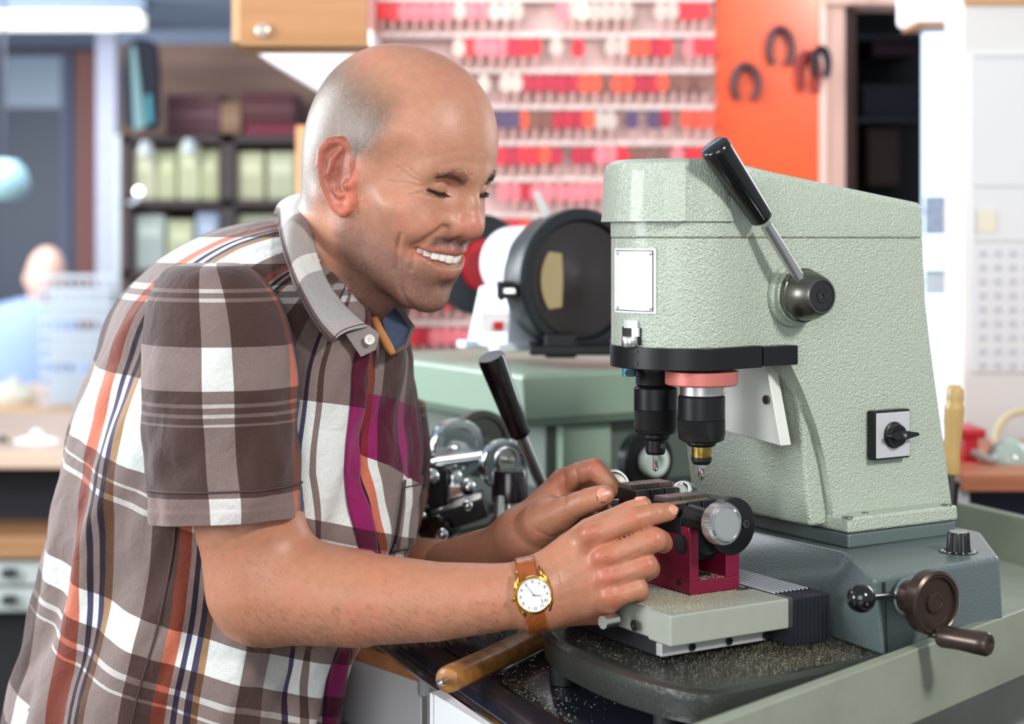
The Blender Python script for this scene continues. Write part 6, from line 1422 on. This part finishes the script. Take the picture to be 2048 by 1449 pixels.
# far sleeve end
FS = [(800, 800, 50, 1.80, .05), (802, 900, 62, 1.79, .058), (790, 1000, 64, 1.79, .06), (768, 1066, 66, 1.79, .06)]
def fsl(i, j):
    n = 3; s = min(j * n, n - 1e-6); a = int(s); f = s - a; X, Y, hw, d, hd = [p * (1 - f) + q * f for p, q in zip(FS[a], FS[a + 1])]; ph = 2 * math.pi * i
    return Vector(((X - 1024) / F * d - hw / F * d * math.cos(ph), d - hd * math.sin(ph), CH - (Y - 6 * math.cos(ph) - HZ) / F * d)), (i * 2 if i <= .5 else 2 - i * 2), sv(Y + 20)
grid_mesh('sleeve', fsl, 60, 20, PS, man, True)
# placket, raised strip over the chest
def placket(i, j):
    s = .9 + j * (NR - 1.2); XL, YL, XR, YR, dc, hd = rowat(s)
    # find t with u = target
    ut = .690 + .040 * i; lo_, hi_ = .5, 1.0
    for _ in range(18):
        md = (lo_ + hi_) / 2; p, u, v = tpoint(md, s); 
        if u < ut: lo_ = md
        else: hi_ = md
    p, u, v = tpoint((lo_ + hi_) / 2, s, .0032 + .0012 * math.sin(j * 60) * i); return p, .700 + .02 * i, vv(v)
pk = grid_mesh('placket', placket, 8, 160, PT, shirt, solid=.0022)
# pocket on his left breast
def pocket(i, j):
    p, u, v = tpoint(.865 + .075 * i, 9.0 + 2.3 * j, .0028); return p, u, vv(v)
grid_mesh('breast_pocket', pocket, 10, 20, PT, shirt, solid=.001)
m = MB(); m.tube([tpoint(.865 + .075 * i / 10, 9.25, .0035)[0] for i in range(11)], .0007, 5); m.tube([tpoint(.865, 9.0 + .2 * i, .0035)[0] for i in range(11)], .0007, 5); m.build('pocket_stitching', THR, shirt, sharp=0)
# collar
CW = [(0, BR), (.10, GY), (.14, WH), (.30, WH), (.62, WH), (.86, GY)]
CV = [(0, WH), (.20, BR), (.44, WH), (.56, BR), (1.0, BR)]
def cmat():
    m = plaid('plaid_collar_cloth', [(0, WH), (.70, (205, 200, 200)), (.80, BR)], [(0, WH), (.17, WH), (.30, (120, 112, 112)), (.50, WH), (.60, (120, 116, 118)), (.9, (128, 116, 116))]); return m
CM = cmat()
IN = [(596, 392, 1.70), (608, 388, 1.63), (620, 432, 1.560), (634, 505, 1.530), (655, 560, 1.515), (688, 608, 1.496), (736, 652, 1.486)]
OUT = [(548, 425, 1.70), (556, 430, 1.62), (560, 478, 1.525), (578, 540, 1.470), (606, 602, 1.452), (636, 655, 1.448), (664, 688, 1.450)]
def cr(pl, s):
    n = len(pl) - 1; s = min(max(s * n, 0), n - 1e-6); i = int(s); f = s - i; p = [np.array(pl[min(max(i + j, 0), n)], float) for j in (-1, 0, 1, 2)]
    return .5 * (2 * p[1] + (p[2] - p[0]) * f + (2 * p[0] - 5 * p[1] + 4 * p[2] - p[3]) * f * f + (3 * p[1] - p[0] - 3 * p[2] + p[3]) * f ** 3)
def collar(i, j):
    a = Vector(P(*cr(IN, j))); b = Vector(P(*cr(OUT, j))); p = a.lerp(b, i) + Vector((-.004, -.012, .004)) * math.sin(math.pi * min(1, i * 1.0)) * .8
    return p, i, j
cl = grid_mesh('collar', collar, 24, 60, CM, shirt, solid=.0022)
m = MB(); m.tube([collar(.93, j / 40)[0] + Vector((0, -.0008, 0)) for j in range(41)], .0005, 5); m.tube([collar(k / 10, .975)[0] + Vector((0, -.0008, 0)) for k in range(10)], .0005, 5); m.build('collar_stitching', THR, cl, sharp=0)
# collar wrapping round the back of the neck (far side)
def collar_b(i, j):
    a0 = [(596, 392, 1.70), (625, 395, 1.74), (690, 470, 1.745), (760, 570, 1.71), (795, 612, 1.66)]; b0 = [(548, 425, 1.74), (600, 430, 1.80), (690, 500, 1.80), (790, 600, 1.76), (830, 662, 1.70)]
    a = Vector(P(*cr(a0, j))); b = Vector(P(*cr(b0, j))); return a.lerp(b, i), i, j
grid_mesh('collar', collar_b, 12, 40, CM, shirt, solid=.0022)
# neck band and denim inner band at the open collar
DEN = mat('denim_blue_cloth', (58, 70, 98), .8, bump=(900, .4, .0005), var=(300, .3)); OCB = mat('ochre_binding', (176, 118, 68), .8)
m = MB(); m.rings([[P(764, 640, 1.535), P(793, 612, 1.56), P(824, 655, 1.56), P(812, 692, 1.53), P(782, 712, 1.50)], [P(764, 640, 1.54), P(793, 612, 1.565), P(824, 655, 1.565), P(812, 692, 1.535), P(782, 712, 1.505)]]); m.build('inner_collar', DEN, shirt, bevel=.001)
m = MB(); m.tube([P(749, 640, 1.523), P(760, 664, 1.512), P(778, 695, 1.50), P(786, 708, 1.495)], [.0042, .0045, .0042, .003], 10); m.build('ochre_binding', OCB, shirt, sharp=0)
m = MB(); m.tube([P(796, 614, 1.556), P(826, 655, 1.555), P(812, 692, 1.527), P(790, 706, 1.505)], .0022, 8); m.build('collar_edge', plaid('edge_cloth', [(0, GY), (.5, BR)], [(0, BR), (.5, GY)]), shirt, sharp=0)
m = MB(); m.rings([[P(690, 668, 1.470), P(737, 650, 1.490), P(760, 668, 1.505), P(752, 700, 1.485), P(722, 715, 1.475)], [P(690, 668, 1.473), P(737, 650, 1.493), P(760, 668, 1.508), P(752, 700, 1.488), P(722, 715, 1.478)]]); m.build('neck_band', mat('grey_taupe_cloth', (134, 124, 122), .85, bump=(900, .4, .0005)), shirt, bevel=.001)
BTN = mat('white_button', (236, 232, 222), .3)
def button(X, Y, d, r=.0048, nrm=(.1, -1, .1)):
    m = MB(); m.lathe([(r * .93, 0), (r, .0006), (r, .0015), (r * .86, .0021), (r * .72, .0016), (0.0002, .0016)], P(X, Y, d), nrm, 24); b = m.build('button', BTN, shirt, sharp=50)
    m = MB()
    for a, c in ((-1, -1), (1, -1), (-1, 1), (1, 1)): m.sphere(P(X + a * 2.2, Y + c * 2.2, d - .0019), .0005, 6)
    m.build('button_holes', THR, b)
button(739, 680, 1.4765)
# ------------------------------------------------------------------ trousers and shoes (below the picture edge)
TR = mat('dark_jeans', (40, 46, 62), .85, bump=(700, .4, .0006))
m = MB(); hipc = tpoint(0, NR)[0] * .5 + tpoint(1, NR)[0] * .5; rs = []
for z, w_, dp in ((1.0, .11, .12), (.95, .12, .14), (.90, .145, .155), (.84, .15, .165)): rs.append([(hipc.x - .02 + w_ * math.cos(a), hipc.y + dp * math.sin(a), z) for a in [2 * math.pi * i / 32 for i in range(32)]])
m.rings(rs)
for dy in (-.09, .10): m.tube([(hipc.x - .02, hipc.y + dy, .9), (hipc.x - .01, hipc.y + dy, .8), (hipc.x + .01, hipc.y + dy * 1.05, .5), (hipc.x - .02, hipc.y + dy * 1.1, .1), (hipc.x - .02, hipc.y + dy * 1.1, .045)], [.10, .092, .068, .058, .06], 24)
m.build('trousers', TR, man, sharp=0)
for dy in (-.099, .11):
    m = MB(); m.rings([[(hipc.x + .05 + .14 * math.cos(a) * k, hipc.y + dy + .048 * math.sin(a) * k, z) for a in [2 * math.pi * i / 28 for i in range(28)]] for z, k in ((0, .96), (.01, 1), (.03, 1), (.055, .85), (.075, .55))]); m.build('shoe', mat('dark_shoe_leather', (34, 30, 30), .4), man, sharp=60)
# ------------------------------------------------------------------ wrist watch
GOLD = mat('gold_watch_metal', (232, 178, 84), .16, 1); STRAP = mat('brown_crocodile_leather', (150, 78, 34), .28, bump=(210, .6, .0008, 'voronoi'), coat=.5)
WF_ = (Vector(A(1062, 1188, 1.386)) - Vector(A(990, 1196, 1.392))).normalized()
wcx = Vector(A(1063, 1190, 1.3865)); sd = Vector((.19, .0, -.98)); axw = sd.cross(Vector((0, -1, 0))).normalized()
if axw.x < 0: axw = -axw
sd = Vector((0, -1, 0)).cross(axw).normalized(); nrm = Vector((.0, -1, .0))
watch = thing('wrist_watch', 'gold wrist watch with white dial and brown leather strap on the near wrist', 'watch', wcx)
def strap(i, j):
    a = 2 * math.pi * j; rr = .0288; tp_ = 1 - .12 * (.5 - .5 * math.cos(a)); w_ = .0088 * (1 if True else 1) * tp_
    ra, rb2 = .0276, .0300
    p = wcx + nrm * (ra * math.cos(a)) + sd * (rb2 * math.sin(a)) + axw * (i - .5) * 2 * w_; return p, i, j
so = grid_mesh('strap', strap, 8, 90, STRAP, watch, True, solid=.0)
q = so.modifiers.new('solid', 'SOLIDIFY'); q.thickness = .0022; q.offset = 1
m = MB()
for s_ in (-1, 1): m.tube([wcx + nrm * .0305 * math.cos(a * s_) + sd * .0322 * math.sin(a * s_) + axw * -.008 for a in (0.52, .56)] + [wcx + nrm * .0305 * math.cos(.56 * s_) + sd * .0322 * math.sin(.56 * s_) + axw * .008], .0008, 6)
wn = (nrm + Vector((.12, 0, .02))).normalized(); wc2 = P(1067.5, 1190, 1.386 - .0283)
m = MB(); R_ = .0158
m.lathe([(R_ * .9, -.004), (R_, -.002), (R_ * 1.02, .0005), (R_ * .99, .0022), (R_ * .90, .0030), (R_ * .875, .0026), (R_ * .87, .0008)], wc2, wn, 56, cap=False); case = m.build('watch_case', GOLD, watch)
up = (-sd - wn * (-sd).dot(wn)).normalized(); rt = up.cross(wn)
m = MB()
for sx in (-1, 1):
    for sy in (-1, 1): m.tube([wc2 + rt * sx * R_ * .93 + up * sy * R_ * .15 - wn * .001, wc2 + rt * sx * R_ * .84 + up * sy * R_ * .55 - wn * .001, wc2 + rt * sx * R_ * .66 + up * sy * R_ * .98 - wn * .003, wc2 + rt * sx * R_ * .60 + up * sy * R_ * 1.28 - wn * .0075], [.0012, .0020, .0019, .0012], 10)
m.build('lugs', GOLD, case, sharp=0)
m = MB(); cr_ = wc2 - rt * R_ * 1.02; 
cr_ = wc2 + rt * R_ * (1.0 if rt.x < 0 else -1.0); m.lathe([(.0015, 0), (.0022, .0008), (.0022, .0024), (.0014, .003)], cr_, (rt if rt.x < 0 else -rt), 16); m.build('crown', GOLD, case)
m = MB(); m.lathe([(R_ * .885, .0016), (.0001, .0017)], wc2, wn, 48, cap=False); dial = m.build('dial', mat('white_dial', (240, 243, 248), .35), watch)
INK = mat('dial_ink', (96, 98, 110), .5)
# dial frame: twelve points down in the photo
d12 = Vector(P(1071.9, 1214.5, 1.355)) - Vector(P(1069, 1192, 1.355)); d12 = (d12 - wn * d12.dot(wn)).normalized(); d3 = d12.cross(wn); 
if d3.x > 0: d3 = -d3
def textobj(s, c, right, upv, size, par):
    cu = bpy.data.curves.new('numeral', 'FONT'); cu.body = s; cu.size = size; cu.align_x = 'CENTER'; cu.align_y = 'CENTER'; cu.extrude = .00008; cu.offset = .00004
    tmp = bpy.data.objects.new('numeral', cu); C.objects.link(tmp); dg = bpy.context.evaluated_depsgraph_get(); me = bpy.data.meshes.new_from_object(tmp.evaluated_get(dg)); bpy.data.objects.remove(tmp)
    M_ = Matrix.Identity(4); r_, u_, n_ = right.normalized(), upv.normalized(), right.cross(upv).normalized()
    for k in range(3): M_[k][0] = r_[k]; M_[k][1] = u_[k]; M_[k][2] = n_[k]; M_[k][3] = c[k]
    me.transform(WM[par['_wm']].inverted() @ M_); me.materials.clear(); me.materials.append(INK); o = bpy.data.objects.new('numeral', me); C.objects.link(o); o.parent = par; o['_wm'] = par['_wm']; return o
for h_ in range(1, 13):
    a = math.radians(30 * h_); c = wc2 + wn * .0019 + (d12 * math.cos(a) + d3 * math.sin(a)) * R_ * .70
    textobj(str(h_), c, d3, d12, .0034, dial)
m = MB()
for k in range(60):
    a = math.radians(6 * k); v_ = (d12 * math.cos(a) + d3 * math.sin(a)); m.tube([wc2 + wn * .0018 + v_ * R_ * .845, wc2 + wn * .0018 + v_ * R_ * .865], .00009, 4)
m.build('minute_track', INK, dial)
def hand(deg, L_, r_): 
    a = math.radians(deg); v_ = d12 * math.cos(a) + d3 * math.sin(a); m = MB(); m.tube([wc2 + wn * .0024 - v_ * .0012, wc2 + wn * .0024 + v_ * R_ * L_], [r_, r_ * .5], 6); m.build('watch_hand', INK, dial)
hand(150, .66, .00028); hand(283, .42, .00036)
m = MB(); m.lathe([(.0008, .002), (.0006, .003)], wc2, wn, 12); m.build('hand_pivot', GOLD, dial)
for _o in bpy.data.objects:
    if '_wm' in _o: del _o['_wm']
